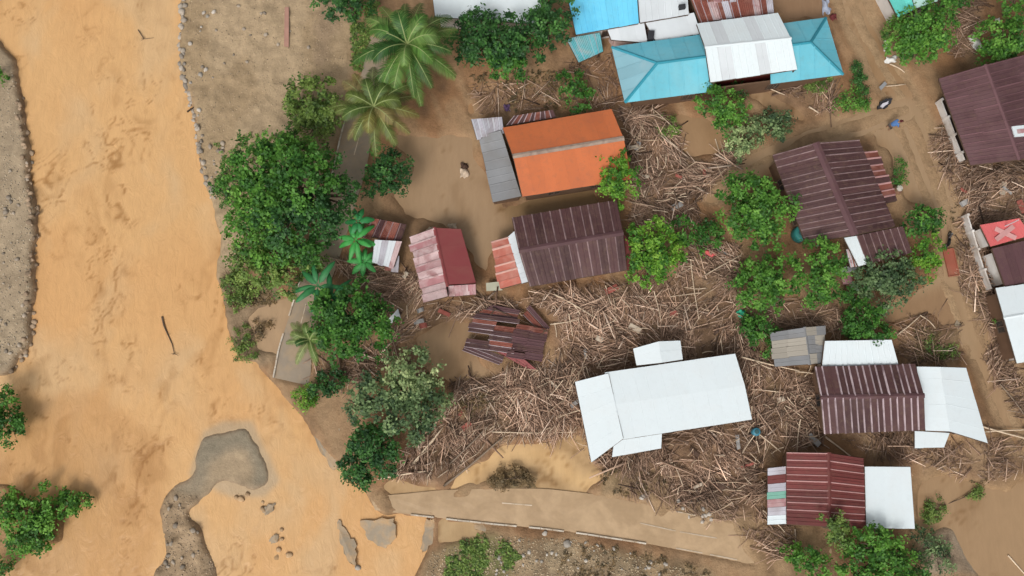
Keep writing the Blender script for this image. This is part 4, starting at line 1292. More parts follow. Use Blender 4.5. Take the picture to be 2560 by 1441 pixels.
G = 'trees and bushes between the houses'
TREES = [
    ((700, 480), 'biggest dark green tree beside the river bank', [(640, 420, 68, 0.9), (705, 395, 58, 0.95, 'mid'), (765, 450, 78, 1.0), (670, 490, 78, 0.95, 'mid'), (720, 550, 72, 0.9, 'deep'), (625, 560, 62, 0.8, 'mid'), (805, 535, 62, 0.85, 'deep'), (850, 490, 48, 0.7, 'deep'), (580, 445, 38, 0.6), (735, 365, 40, 0.7, 'mid')], 9.5, 'dark'),
    ((680, 650), 'yellowish green tree just below the biggest tree on the river bank', [(625, 615, 48, 0.8), (680, 630, 58, 1.0, 'mid'), (640, 680, 50, 0.8), (760, 610, 55, 0.9, 'dark'), (715, 690, 48, 0.8), (600, 650, 32, 0.6), (770, 670, 40, 0.7)], 5.5, 'olive'),
    ((965, 435), 'dark bush tree on the right of the path under the brown palm', [(975, 420, 48, 1.0), (940, 460, 40, 0.85), (985, 455, 35, 0.8)], 4.5, 'deep'),
    ((780, 262), 'round green tree left of the brown palm', [(770, 255, 62, 1.0), (810, 285, 50, 0.85), (745, 290, 42, 0.8), (790, 330, 40, 0.7)], 5.0, 'olive'),
    ((860, 12), 'dark tree cut by the top edge left of the green palm', [(850, -5, 55, 1.0), (890, 10, 40, 0.85)], 5.5, 'deep'),
    ((1250, 120), 'broad dark tree right of the green palm', [(1230, 100, 70, 1.0), (1290, 120, 62, 0.95), (1260, 155, 50, 0.8, 'dark'), (1180, 110, 50, 0.8), (1200, 70, 45, 0.8)], 6.5, 'deep'),
    ((1370, 60), 'dark tree between the white roof and the bright blue roof', [(1370, 70, 55, 1.0), (1385, 25, 42, 0.9), (1340, 50, 35, 0.8)], 6.0, 'deep'),
    ((1435, 230), 'small round bush north of the orange roof', [(1432, 215, 38, 1.0), (1445, 245, 34, 0.85)], 3.2, 'dark'),
    ((1545, 450), 'light green tree at the lower right corner of the orange roof', [(1540, 415, 38, 1.0), (1555, 450, 42, 0.95), (1545, 490, 32, 0.75), (1520, 450, 30, 0.85)], 4.6, 'light'),
    ((1635, 635), 'bright yellow green tree at the right end of the maroon roof', [(1620, 600, 50, 0.95), (1650, 640, 55, 1.0), (1620, 670, 48, 0.85), (1600, 640, 40, 0.8, 'dark')], 4.4, 'light'),
    ((1740, 590), 'low spreading bush between two taller trees in the middle', [(1720, 585, 40, 1.0), (1770, 590, 38, 0.9)], 2.8, 'dark'),
    ((1885, 520), 'full green tree left of the large maroon roof', [(1880, 490, 60, 1.0), (1920, 530, 62, 0.95), (1850, 540, 55, 0.85), (1890, 570, 48, 0.75)], 5.2, 'mid'),
    ((1800, 265), 'green tree below the white gable roof', [(1785, 250, 42, 1.0), (1830, 275, 42, 0.9), (1810, 305, 30, 0.7)], 4.2, 'mid'),
    ((1865, 350), 'pale leafy bush above the flooded track', [(1865, 345, 38, 1.0), (1850, 375, 32, 0.8), (1885, 325, 28, 0.85)], 2.4, 'pale'),
    ((1940, 310), 'greyish bush right of the pale leafy bush', [(1940, 310, 36, 1.0), (1915, 300, 26, 0.8), (1955, 325, 26, 0.8)], 2.4, 'greyg'),
    ((1920, 705), 'dense green tree at the left of the pair below the large maroon roof', [(1950, 680, 52, 1.0), (1900, 710, 55, 0.95), (1870, 700, 38, 0.75), (1920, 740, 42, 0.75)], 4.6, 'mid'),
    ((2050, 680), 'tall narrow green tree at the right of the pair below the large maroon roof', [(2055, 640, 45, 1.0), (2070, 690, 48, 0.95), (2040, 725, 46, 0.8)], 5.0, 'mid'),
    ((2210, 705), 'greyish green tree at the foot of the maroon annex', [(2215, 680, 55, 1.0), (2255, 700, 46, 0.9), (2180, 710, 48, 0.8), (2210, 735, 44, 0.8), (2140, 740, 34, 0.6, 'dark')], 4.0, 'greyg'),
    ((2310, 560), 'dark leaved bush beside the flooded lane', [(2300, 560, 42, 1.0), (2330, 545, 30, 0.85)], 3.4, 'dark'),
    ((2312, 650), 'yellow green bush beside the flooded lane', [(2310, 630, 40, 1.0), (2320, 670, 36, 0.85)], 3.2, 'light'),
    ((2165, 815), 'round dark green bush at the white annex of the striped house', [(2165, 805, 48, 1.0), (2175, 830, 42, 0.9), (2140, 820, 34, 0.8)], 3.6, 'dark'),
    ((1895, 830), 'dark bush left of the grey and beige shed', [(1900, 825, 40, 1.0), (1875, 820, 28, 0.8), (1905, 855, 28, 0.7)], 3.2, 'dark'),
    ((2243, 433), 'small round bush in the flooded lane right of the large maroon roof', [(2243, 433, 30, 1.0)], 2.0, 'dark'),
    ((2295, 90), 'broad green tree below the mint roof', [(2300, 70, 60, 1.0), (2340, 90, 48, 0.95), (2260, 80, 46, 0.8), (2290, 125, 46, 0.8), (2240, 75, 30, 0.6, 'olive')], 4.6, 'mid'),
    ((2510, 105), 'green tree above the dusky purple roof at the right edge', [(2505, 100, 52, 1.0), (2550, 90, 50, 0.95), (2480, 130, 36, 0.75)], 4.2, 'mid'),
    ((2350, 12), 'dark tree cut by the top edge right of the mint roof', [(2350, 10, 40, 1.0), (2400, -20, 38, 0.9)], 4.0, 'dark'),
    ((2535, 5), 'green tree in the top right corner', [(2535, 0, 34, 1.0), (2560, 10, 30, 0.9)], 4.0, 'mid'),
    ((870, 820), 'large dark tree on the path below the banana leaves', [(880, 790, 70, 1.0), (920, 830, 58, 0.9), (850, 840, 60, 0.85), (820, 770, 46, 0.8), (930, 780, 40, 0.8)], 6.0, 'dark'),
    ((825, 955), 'low dark bush above the river mouth', [(830, 950, 36, 1.0), (800, 960, 28, 0.8)], 2.2, 'deep'),
    ((755, 990), 'small yellow green bush on the river edge', [(755, 985, 28, 1.0), (765, 1005, 22, 0.8)], 1.8, 'light'),
    ((985, 990), 'pale grey green tree in front of the driftwood fan', [(1030, 930, 56, 0.95, 'pale'), (955, 1000, 62, 0.95, 'greyg'), (1000, 960, 45, 0.95, 'pale'), (1020, 1035, 66, 1.0), (1085, 1000, 42, 0.7, 'pale'), (900, 1010, 42, 0.7), (1060, 960, 30, 0.75, 'pale'), (1050, 1070, 36, 0.7)], 6.5, 'greyg'),
    ((915, 1140), 'dark green tree hanging over the river mouth', [(930, 1110, 60, 1.0), (900, 1150, 52, 0.9), (960, 1140, 48, 0.85), (890, 1180, 36, 0.7)], 5.0, 'deep'),
    ((25, 1030), 'green bush on the left edge of the river', [(5, 1000, 38, 1.0), (30, 1070, 42, 0.9), (-5, 1060, 46, 1.0)], 2.8, 'dark'),
    ((100, 1300), 'green leafy bush standing in the lower left river bend', [(70, 1310, 62, 1.0), (120, 1280, 55, 0.9), (60, 1350, 45, 0.8), (160, 1260, 40, 0.65), (10, 1270, 40, 0.8), (200, 1248, 22, 0.5)], 2.8, 'mid'),
    ((0, 1420), 'dark bush in the lower left corner', [(-5, 1425, 32, 1.0)], 2.0, 'dark'),
    ((-5, 190), 'small bush on the far left bank cut by the edge', [(-8, 190, 22, 1.0)], 1.6, 'mid'),
    ((2200, 1400), 'feathery green tree at the bottom edge below the brick red house', [(2180, 1360, 46, 1.0), (2220, 1400, 60, 0.95), (2160, 1420, 60, 0.85), (2270, 1430, 56, 0.8, 'dark')], 5.0, 'mid'),
    ((2015, 1410), 'light green bush at the bottom edge under the wooden post', [(2010, 1400, 38, 1.0), (2050, 1430, 40, 0.9), (1980, 1390, 22, 0.7)], 3.2, 'mid'),
    ((2085, 1318), 'slim feathery tree leaning over the brick red roof', [(2080, 1300, 24, 1.0), (2095, 1325, 28, 0.85), (2105, 1350, 26, 0.7)], 5.2, 'olive'),
    ((2315, 1375), 'pale grey bush in the mud at the lower right', [(2310, 1365, 38, 1.0), (2350, 1400, 40, 0.8)], 1.8, 'greyg'),
    ((1715, 330), 'small olive shrub in the driftwood right of the orange roof', [(1672, 318, 24, 1.0)], 1.2, 'olive'),
    ((2150, 190), 'narrow dark shrub along the left side of the lane', [(2140, 170, 14, 1.0), (2148, 195, 16, 0.9), (2155, 225, 15, 0.8)], 1.4, 'deep'),
    ((2128, 255), 'bright green drooping shrub at the lane corner', [(2125, 252, 34, 1.0), (2160, 262, 18, 0.7)], 1.6, 'mid'),
    ((2055, 208), 'low shrub under the right turquoise eave', [(2055, 208, 24, 1.0), (2030, 212, 16, 0.8)], 1.4, 'olive'),
    ((1840, 225), 'dark shrub under the white gable eave', [(1845, 222, 22, 1.0)], 1.5, 'deep'),
    ((590, 720), 'dry olive scrub at the edge of the river', [(585, 715, 38, 1.0), (600, 750, 32, 0.8), (570, 690, 24, 0.8)], 1.5, 'olive'),
    ((615, 870), 'flattened scrub on the river edge', [(600, 850, 26, 1.0), (615, 880, 30, 0.9), (650, 820, 22, 0.8, 'dry')], 0.9, 'olive'),
    ((1265, 1200), 'olive brush heap in the flood pool above the road', [(1250, 1200, 26, 1.0), (1290, 1190, 24, 0.8), (1320, 1200, 20, 0.9)], 0.9, 'dry'),
    ((2360, 1260), 'low olive weeds in the flooded yard right of the white annex', [(2340, 1270, 24, 1.0), (2325, 1290, 20, 0.9), (2440, 1230, 16, 0.8)], 0.6, 'olive'),
    ((2345, 870), 'low weeds on the mud heap beside the lane', [(2340, 865, 26, 1.0), (2370, 880, 20, 0.8)], 0.6, 'olive'),
    ((2502, 803), 'tiny bush at the left corner of the white roof on the right edge', [(2502, 803, 14, 1.0)], 1.4, 'mid'),
    ((530, 480), 'small dark shrub at the water line beside the biggest tree', [(545, 470, 24, 1.0), (570, 500, 24, 1.0)], 1.8, 'dark'),
    ((1090, 1000), 'small olive scrub at the edge of the driftwood fan', [(1170, 1015, 26, 1.0), (1210, 1000, 22, 0.9)], 0.8, 'dry'),
]
for (pxy, lab, lobes, h, pal) in TREES:
    small = h < 2.1
    w = lab.split()
    kind = 'shrub' if ('shrub' in w or 'scrub' in w or 'weeds' in w or 'heap' in w) else ('bush' if 'bush' in w and 'tree' not in w else 'tree')
    tree(pxy[0], pxy[1], lab, lobes, h, pal, name=kind, cat=kind, group=G, leaf=0.26 if small else 0.34, dens=1.25 if small else 1.0)

# palms -------------------------------------------------------------
def frond_mesh(name, t, p0, ang, length, elev, droop, cols, lw=0.46, mat=None, stations=40):
    """arching rachis with two rows of drooping leaflets"""
    hd = np.array([math.cos(ang), math.sin(ang), 0])
    sd = np.array([-hd[1], hd[0], 0])
    V, C, F = [], [], []
    c0 = np.array(cols)
    pts = []
    for i in range(stations + 1):
        s = i / stations
        pts.append(p0 + hd * length * (s * (1 - 0.12 * s)) * math.cos(elev) + np.array([0, 0, 1.0]) * length * (math.sin(elev) * s - droop * s * s))
    for i in range(2, stations):
        s = i / stations
        L = length * 0.26 * lw / 0.62 * (math.sin(math.pi * min(1, 0.12 + s * 0.86)) ** 0.55) * random.uniform(0.85, 1.1)
        fw = nrm(pts[i + 1] - pts[i - 1])
        wd = length / stations * 0.62
        for sg in (-1, 1):
            d = nrm(sd * sg * 0.85 + fw * (0.45 + 0.5 * s) + np.array([0, 0, random.uniform(-0.28, 0.02)]))
            q = pts[i] + d * L + np.array([0, 0, -0.22 * L])
            m = pts[i] + d * L * 0.5 + np.array([0, 0, 0.03])
            o = len(V)
            V += [pts[i] - fw * wd * 0.5, pts[i] + fw * wd * 0.5, m + fw * wd * 0.55, m - fw * wd * 0.55, q]
            k = random.uniform(0.7, 1.25)
            C += [c0 * k * 1.15] * 2 + [c0 * k] * 2 + [c0 * k * np.array([1.2, 1.05, 0.9])]
            F += [(o, o + 1, o + 2), (o, o + 2, o + 3), (o + 3, o + 2, o + 4)]
    for i in range(0, stations, 3):
        a, b = pts[i], pts[min(i + 3, stations)]
        r0 = 0.05 * (1 - i / stations) + 0.012
        o = len(V)
        V += [a + sd * r0, a - sd * r0, a + [0, 0, r0], b + sd * r0 * 0.9, b - sd * r0 * 0.9, b + [0, 0, r0 * 0.9]]
        C += [np.array([0.34, 0.40, 0.16])] * 6
        F += [(o, o + 2, o + 5), (o, o + 5, o + 3), (o + 2, o + 1, o + 4), (o + 2, o + 4, o + 5)]
    mkn(name, np.array(V), np.array(F), mat or M_FROND, parent=t, cols=np.array(C))

def palm(px, py, label, h, rpx, n, cols, name='palm_tree', droop=(0.25, 0.75), group='palms'):
    top = P(px, py, h)
    base = np.array([top[0] + 0.3, top[1] - 0.4, 0.0])
    base[2] = float(ground(base[0], base[1])) - 0.1
    t = thing(name, base, label, 'palm', group)
    path = [base + (top - base) * s + np.array([0.25 * math.sin(s * 3.1), 0, 0]) for s in (0, .25, .5, .75, 1)]
    V, F = tube_vf(path, [0.24, 0.17, 0.15, 0.14, 0.15], 10)
    mk('trunk', V, F, M_PALMBARK, parent=t, smooth=True)
    ln = PX(rpx, top)
    for i in range(n):
        ring = i % 3
        a = i * 2.39996 + random.uniform(-0.12, 0.12)
        e = (0.95, 0.5, 0.1)[ring] + random.uniform(-0.1, 0.1)
        dr = (droop[0] + 0.42, droop[0] + 0.32, droop[1] * 0.6)[ring] + random.uniform(-0.05, 0.08)
        L = ln * random.uniform(0.92, 1.12) * (1.12, 1.12, 1.05)[ring]
        c = cols[random.randrange(len(cols))]
        frond_mesh('frond', t, top + np.array([0, 0, 0.1]), a, L, e, dr, c)
    for k in range(5):
        a = k * 1.26
        c = top + np.array([math.cos(a) * 0.25, math.sin(a) * 0.25, -0.18])
        V, F = lathe_vf(c, [(0.02, -0.13), (0.10, -0.06), (0.12, 0.02), (0.08, 0.10), (0.02, 0.13)], 8)
        mk('coconut', V, F, simple('coconut_husk', (0.10, 0.14, 0.04), 0.6), parent=t, smooth=True)
    return t

GP = [(0.075, 0.175, 0.032), (0.10, 0.215, 0.04), (0.045, 0.125, 0.024), (0.15, 0.26, 0.065), (0.035, 0.10, 0.022)]
palm(1018, 112, 'tall green coconut palm at the top of the path', 7.5, 145, 31, GP)
BP = [(0.20, 0.19, 0.05), (0.12, 0.165, 0.036), (0.26, 0.22, 0.085), (0.085, 0.14, 0.03)]
palm(935, 268, 'yellowing coconut palm over the riverside path', 6.5, 118, 22, BP)
palm(775, 850, 'short feathery palm on the edge of the riverside path', 2.6, 72, 15, [(0.13, 0.21, 0.05), (0.19, 0.26, 0.08), (0.05, 0.12, 0.03)])

# banana plants -----------------------------------------------------
def banana(px, py, label, n, rpx, h, c, group='banana plants'):
    top = P(px, py, h)
    base = np.array([top[0], top[1], float(ground(top[0], top[1])) - 0.08])
    t = thing('banana_plant', base, label, 'banana plant', group)
    V, F = tube_vf([base, (base + top) / 2, top], [0.16, 0.13, 0.08], 8)
    mk('stem', V, F, simple('banana_stem', (0.17, 0.20, 0.08), 0.6), parent=t, smooth=True)
    ln = PX(rpx, top)
    for i in range(n):
        a = i * 6.283 / n + random.uniform(-0.25, 0.25)
        hd = np.array([math.cos(a), math.sin(a), 0]); sd = np.array([-hd[1], hd[0], 0])
        L = ln * random.uniform(0.8, 1.15); W = 0.28 * random.uniform(0.85, 1.2)
        el, dr = random.uniform(0.25, 0.8), random.uniform(0.5, 0.9)
        V, C, F = [], [], []
        S = 9
        for k in range(S + 1):
            s = k / S
            p = top + hd * L * s * math.cos(el * 0.7) + np.array([0, 0, L * (math.sin(el) * s - dr * s * s)])
            w = W * (math.sin(math.pi * min(0.99, 0.05 + 0.95 * s)) ** 0.5) if s > 0.12 else 0.04
            tear = random.uniform(0.8, 1.0)
            V += [p + sd * w * tear - [0, 0, w * 0.3], p + [0, 0, 0.02], p - sd * w * tear - [0, 0, w * 0.3]]
            cc = np.array(c) * random.uniform(0.8, 1.2)
            C += [cc, np.array(c) * 1.7, cc]
        for k in range(S):
            o = k * 3
            F += [(o, o + 1, o + 4, o + 3), (o + 1, o + 2, o + 5, o + 4)]
        mkn('leaf', np.array(V), np.array(F), M_FROND, parent=t, cols=np.array(C), smooth=True)

banana(890, 600, 'bright banana plant left of the small broken shed', 9, 58, 2.6, (0.045, 0.26, 0.055))
banana(912, 655, 'low banana plant just below the small broken shed', 8, 46, 1.8, (0.05, 0.24, 0.06))
banana(895, 555, 'narrow banana plant beside the biggest tree', 6, 48, 2.8, (0.03, 0.20, 0.06))
banana(795, 715, 'dark glossy banana plant below the yellowish green tree', 8, 75, 3.2, (0.03, 0.15, 0.05))
banana(830, 745, 'dark banana plant touching the large dark tree on the path', 7, 66, 3.0, (0.022, 0.12, 0.042))
# ------------------------------------------------------------------ driftwood
M_STICK = attr_mat('driftwood', 0.85, 0.25, 5.0, 0.3)
FOOTW = [wpoly(f, 1.2) for f in FOOT]

def blocked(x, y):
    r = np.zeros(np.shape(x), bool)
    for f in FOOTW:
        r |= inpoly(x, y, f)
    return r

PALW = np.array([[0.46, 0.330, 0.225], [0.355, 0.240, 0.160], [0.285, 0.190, 0.125], [0.205, 0.132, 0.086], [0.11, 0.070, 0.046], [0.62, 0.49, 0.36]])
PALP = np.array([0.20, 0.28, 0.25, 0.15, 0.06, 0.06])

def stick_mesh(n_xy, X, Y, lmin, lmax, tmin, tmax, zlift, seed, tint=None):
    n = len(X)
    g = ground(X, Y)
    L = np.clip(rng.lognormal(0, 0.55, n) * lmin * 1.6, lmin, lmax)
    th = rng.uniform(tmin, tmax, n) * (0.6 + 0.25 * L)
    fa = fbm(X, Y, 6.0, 2, seed) * 8.0
    ang = fa + rng.normal(0, 0.55, n)
    pit = rng.normal(0, 0.16, n)
    d = np.stack([np.cos(ang) * np.cos(pit), np.sin(ang) * np.cos(pit), np.sin(pit)], -1)
    s = np.stack([-np.sin(ang), np.cos(ang), np.zeros(n)], -1)
    u = np.cross(d, s)
    c = np.stack([X, Y, g + rng.random(n) ** 1.5 * zlift + th * 0.4], -1)
    a, b = c - d * (L / 2)[:, None], c + d * (L / 2)[:, None]
    V = []
    for e, k in ((a, 1.0), (b, 0.6)):
        for t_ in (0.3, 2.4, 4.5):
            V.append(e + (s * math.cos(t_) + u * math.sin(t_)) * (th * 0.5 * k)[:, None])
    V = np.stack(V, 1).reshape(-1, 3)
    o = np.arange(n)[:, None] * 6
    q = np.array([[0, 1, 4], [0, 4, 3], [1, 2, 5], [1, 5, 4], [2, 0, 3], [2, 3, 5], [0, 2, 1], [3, 4, 5]])
    F = (o[:, :, None] + q[None]).reshape(-1, 3)
    ci = rng.choice(len(PALW), n, p=PALP)
    C = PALW[ci] * rng.uniform(0.75, 1.25, (n, 1))
    C = C * np.array([1.02, 0.985, 1.05])
    C = C * np.clip(0.25 + 1.45 * fbm(X, Y, 2.0, 3, 611), 0.4, 1.5)[:, None]
    if tint is not None:
        C = C * tint
    return V, F, np.repeat(C, 6, 0)

DEB_NAMES = [
    'tangled brown driftwood filling the yards round the largest white roof', 'driftwood heap right of the orange roof',
    'driftwood strip between the pink roof and the collapsed roof', 'fan of long driftwood beside the pale grey green tree',
    'twigs beside the banana plants', 'rubble and twigs below the dusky purple roof', 'twigs along the right side of the lane',
    'dry twigs above the broad green tree in the top right', 'mud heap with twigs beside the lane', 'twigs between the striped roof and the brick red roof',
    'twigs right of the brick red house', 'twigs around the grey and beige shed', 'twigs under the large dark tree on the path',
    'twigs below the right turquoise wing', 'twigs north of the orange roof', 'twigs below the multicoloured strips',
    'twigs left of the turquoise house', 'scattered twigs on the upper side of the road']
for k, (pl, dens, hgt) in enumerate(DEBRIS):
    poly = wpoly(pl)
    pa_ = np.array(poly)
    x0, y0 = pa_.min(0)
    x1, y1 = pa_.max(0)
    area = (x1 - x0) * (y1 - y0)
    n = int(area * dens * 2.3)
    X = rng.uniform(x0, x1, n)
    Y = rng.uniform(y0, y1, n)
    wx = (fbm(X, Y, 2.2, 3, 21) - 0.5) * 3.0
    wy = (fbm(X, Y, 2.2, 3, 41) - 0.5) * 3.0
    ok = inpoly(X + wx, Y + wy, poly) & ~blocked(X, Y) & (rng.random(n) < np.clip(3.4 * (fbm(X, Y, 2.2, 3, 91) - 0.24), 0.10, 1))
    X, Y = X[ok], Y[ok]
    if len(X) < 5:
        continue
    nb = int(len(X) * 0.13)
    A = stick_mesh(0, X[nb:], Y[nb:], 0.26, 1.3, 0.035, 0.085, 0.20, 301 + k)
    B = stick_mesh(0, X[:nb], Y[:nb], 0.9, 3.8, 0.045, 0.095, 0.40, 301 + k, tint=1.25)
    nl = max(2, int(len(X) * 0.012))
    D = stick_mesh(0, X[-nl:], Y[-nl:], 1.0, 3.6, 0.10, 0.17, 0.30, 351 + k, tint=0.9)
    V = np.concatenate([A[0], B[0], D[0]])
    F = np.concatenate([A[1], B[1] + len(A[0]), D[1] + len(A[0]) + len(B[0])])
    C = np.concatenate([A[2], B[2], D[2]])
    o = mkn('driftwood', V, F, M_STICK, loc=(float(X.mean()), float(Y.mean()), 0), cols=C)
    o['kind'] = 'stuff'
    tag(o, DEB_NAMES[k], 'driftwood', 'driftwood left by the flood')

# long bleached poles that can be told apart -------------------------
M_POLE = attr_mat('bleached_bamboo', 0.7, 0.3, 3.0, 0.25)

def pole(p, q, r, label, group, c=(0.47, 0.36, 0.25), zoff=0.35, name='bamboo_pole'):
    a, b = P(*p, 0.4), P(*q, 0.4)
    a[2] = float(ground(a[0], a[1])) + zoff
    b[2] = float(ground(b[0], b[1])) + zoff
    seg = max(4, int(np.linalg.norm(b - a) / 0.5))
    path, rad = [], []
    bow = np.array([random.uniform(-.06, .06), random.uniform(-.06, .06), 0])
    for i in range(seg + 1):
        s = i / seg
        path.append(a + (b - a) * s + bow * math.sin(s * math.pi) * 2)
        rad.append(r * (1 - 0.4 * s) * (1.18 if i % 2 else 0.96))
    V, F = tube_vf(path, rad, 6)
    org = (a + b) / 2
    o = mk(name, V, F, M_POLE, loc=org, smooth=True)
    at = o.data.color_attributes.new('Col', 'FLOAT_COLOR', 'POINT')
    k = random.uniform(0.85, 1.15)
    at.data.foreach_set('color', list((c[0] * k, c[1] * k, c[2] * k, 1.0)) * len(o.data.vertices))
    return tag(o, label, 'pole', group)

POLES = [
    ((1385, 738), (1492, 800), 0.07, 'long pole slanting down from the maroon roof into the driftwood'),
    ((1432, 762), (1450, 790), 0.06, 'short stub pole beside the long slanting pole'),
    ((1375, 812), (1448, 800), 0.06, 'pale pole lying level above the collapsed roof corner'),
    ((1850, 893), (1995, 928), 0.07, 'long straight pole right of the largest white roof'),
    ((1985, 930), (2045, 938), 0.06, 'pole end pushed against the striped roof'),
    ((1000, 1200), (1108, 1068), 0.08, 'longest pale pole in the fan by the river mouth'),
    ((1032, 1160), (1102, 1075), 0.07, 'second pale pole in the fan by the river mouth'),
    ((945, 1198), (1065, 1178), 0.08, 'bent pale trunk at the tip of the driftwood fan'),
    ((1110, 1215), (1255, 1095), 0.09, 'thick grey log edging the flood pool'),
    ((1125, 1160), (1225, 1060), 0.07, 'grey log in the middle of the driftwood fan'),
    ((1230, 1080), (1440, 1080), 0.05, 'thin level pole on the upper rim of the flood pool'),
    ((2405, 1052), (2570, 1098), 0.09, 'pale pole sticking out past the white annex corner'),
    ((2460, 1080), (2570, 1075), 0.06, 'thin pole crossing at the right edge below the white annex'),
    ((2238, 840), (2300, 790), 0.06, 'left arm of the bent branch on the mud heap'),
    ((2300, 788), (2335, 822), 0.05, 'right arm of the bent branch on the mud heap'),
    ((1880, 1075), (1950, 1130), 0.06, 'pole beside the blue barrel'),
    ((2000, 985), (2050, 1040), 0.07, 'dark pole left of the striped roof'),
    ((2060, 1092), (2135, 1150), 0.08, 'thick pole leaning above the brick red roof'),
    ((1725, 650), (1745, 800), 0.04, 'thin upright twig line across the middle driftwood'),
    ((2215, 215), (2265, 210), 0.06, 'pale plank crossing the flooded lane'),
    ((2225, 160), (2262, 182), 0.06, 'broken stick by the white sheet at the lane'),
    ((1905, 215), (1960, 240), 0.06, 'pale stick below the turquoise right wing'),
    ((2020, 270), (2045, 285), 0.08, 'splintered stick at the lane corner shrub'),
    ((1790, 345), (1800, 390), 0.05, 'upright stick beside the pale leafy bush'),
    ((940, 880), (1040, 815), 0.06, 'brown pole below the large dark tree'),
    ((880, 905), (935, 860), 0.06, 'second brown pole below the large dark tree'),
    ((810, 640), (905, 668), 0.07, 'grey pole behind the banana plants'),
    ((900, 720), (925, 690), 0.06, 'pale short pole near the pink roof'),
    ((1985, 1322), (1988, 1372), 0.07, 'brown wooden post below the multicoloured strips'),
    ((1905, 1275), (1960, 1330), 0.05, 'thin pole at the corner of the multicoloured strips'),
    ((2410, 960), (2425, 1010), 0.06, 'pale pole lying on the lane beside the white annex'),
    ((2500, 960), (2570, 1050), 0.05, 'dark cable like branch at the right edge of the lane'),
    ((1760, 690), (1850, 640), 0.05, 'curved branch left of the dense green tree'),
    ((2525, 1390), (2570, 1441), 0.07, 'pale stick in the lower right corner'),
]
for p, q, r, lab in POLES:
    c = (0.60, 0.47, 0.34) if 'dark' not in lab and 'brown' not in lab and 'grey' not in lab else (0.24, 0.18, 0.13)
    pole(p, q, r * 1.1, lab, 'poles thrown about by the flood', c)
# bright reeds that nothing tells apart, by heap
for k, (pl, cnt, lab) in enumerate((
        (DEBRIS[0][0], 150, 'short bleached cane in the driftwood round the largest white roof'),
        (DEBRIS[1][0], 60, 'short bleached cane in the heap right of the orange roof'),
        (DEBRIS[3][0], 55, 'short bleached cane in the driftwood fan by the river mouth'),
        (DEBRIS[2][0], 16, 'short bleached cane in the driftwood below the pink roof'))):
    poly = wpoly(pl)
    pp = np.array(pl, float)
    made = 0
    while made < cnt:
        x, y = random.uniform(pp[:, 0].min(), pp[:, 0].max()), random.uniform(pp[:, 1].min(), pp[:, 1].max())
        w = P(x, y, 0.4)
        if not inpoly(np.array([w[0]]), np.array([w[1]]), poly)[0] or blocked(np.array([w[0]]), np.array([w[1]]))[0]:
            continue
        a = float(fbm(np.array([w[0]]), np.array([w[1]]), 6.0, 2, 401 + k)[0]) * 7 + random.gauss(0, 0.5)
        if k == 2:
            a = 0.95 + random.gauss(0, 0.25)
        L = random.uniform(14, 40) if random.random() < 0.7 else random.uniform(40, 85)
        k2 = random.random()
        c = (0.60, 0.47, 0.34) if k2 < 0.6 else (0.46, 0.34, 0.235)
        pole((x - math.cos(a) * L / 2, y + math.sin(a) * L / 2), (x + math.cos(a) * L / 2, y - math.sin(a) * L / 2), random.uniform(0.03, 0.05), lab, lab.replace('short bleached cane', 'canes'), c, zoff=random.uniform(0.25, 0.5), name='cane')
        made += 1

# torn sheet scraps caught in the driftwood
SCRAPS = [('faded red sheet scrap', (0.30, 0.09, 0.07)), ('grey sheet scrap', (0.30, 0.29, 0.28)), ('pale plank scrap', (0.48, 0.40, 0.31)), ('dark brown board scrap', (0.09, 0.055, 0.04))]
for k, (pl, cnt, where) in enumerate(((DEBRIS[0][0], 20, 'in the driftwood round the largest white roof'), (DEBRIS[1][0], 8, 'in the heap right of the orange roof'), (DEBRIS[5][0], 8, 'in the rubble below the dusky purple roof'), (DEBRIS[2][0], 6, 'in the driftwood below the pink roof'))):
    poly = wpoly(pl)
    pp = np.array(pl, float)
    made = 0
    while made < cnt:
        x, y = random.uniform(pp[:, 0].min(), pp[:, 0].max()), random.uniform(pp[:, 1].min(), pp[:, 1].max())
        w = P(x, y, 0.4)
        if not inpoly(np.array([w[0]]), np.array([w[1]]), poly)[0] or blocked(np.array([w[0]]), np.array([w[1]]))[0]:
            continue
        nm, cc = SCRAPS[made % 4]
        a = random.uniform(0, 6.28)
        d = np.array([math.cos(a), math.sin(a), random.uniform(-.15, .15)])
        s_ = np.array([-d[1], d[0], random.uniform(-.2, .2)])
        cz = np.array([w[0], w[1], float(ground(w[0], w[1])) + 0.28])
        lx, ly = random.uniform(0.3, 0.7), random.uniform(0.10, 0.28)
        u_ = np.linspace(-1, 1, 5)
        V = [cz + d * lx * uu * (1 + random.uniform(-.1, .1)) + s_ * ly * vv + np.array([0, 0, 0.05 * math.sin(uu * 4 + a) + hh]) for hh in (0, -0.02) for vv in (-1, 1) for uu in u_]
        F = [(i, i + 1, i + 6, i + 5) for i in range(4)] + [(i + 10, i + 15, i + 16, i + 11) for i in range(4)] + [(i, i + 10, i + 11, i + 1) for i in range(4)] + [(i + 5, i + 6, i + 16, i + 15) for i in range(4)] + [(0, 5, 15, 10), (4, 14, 19, 9)]
        tag(mk('sheet_scrap', V, F, simple('scrap_' + nm.replace(' ', '_'), cc, 0.7, 0.3, 2.0, grime=0.4), loc=cz), nm + ' ' + where, 'scrap', 'scraps ' + where)
        made += 1

# ------------------------------------------------------------------ stones
M_STONE = simple('pale_stone', (0.42, 0.38, 0.33), 0.85, 0.25, 3.0, objvar=0.3)
M_GREYSTONE = simple('grey_stone', (0.31, 0.26, 0.205), 0.85, 0.3, 3.0, objvar=0.35)

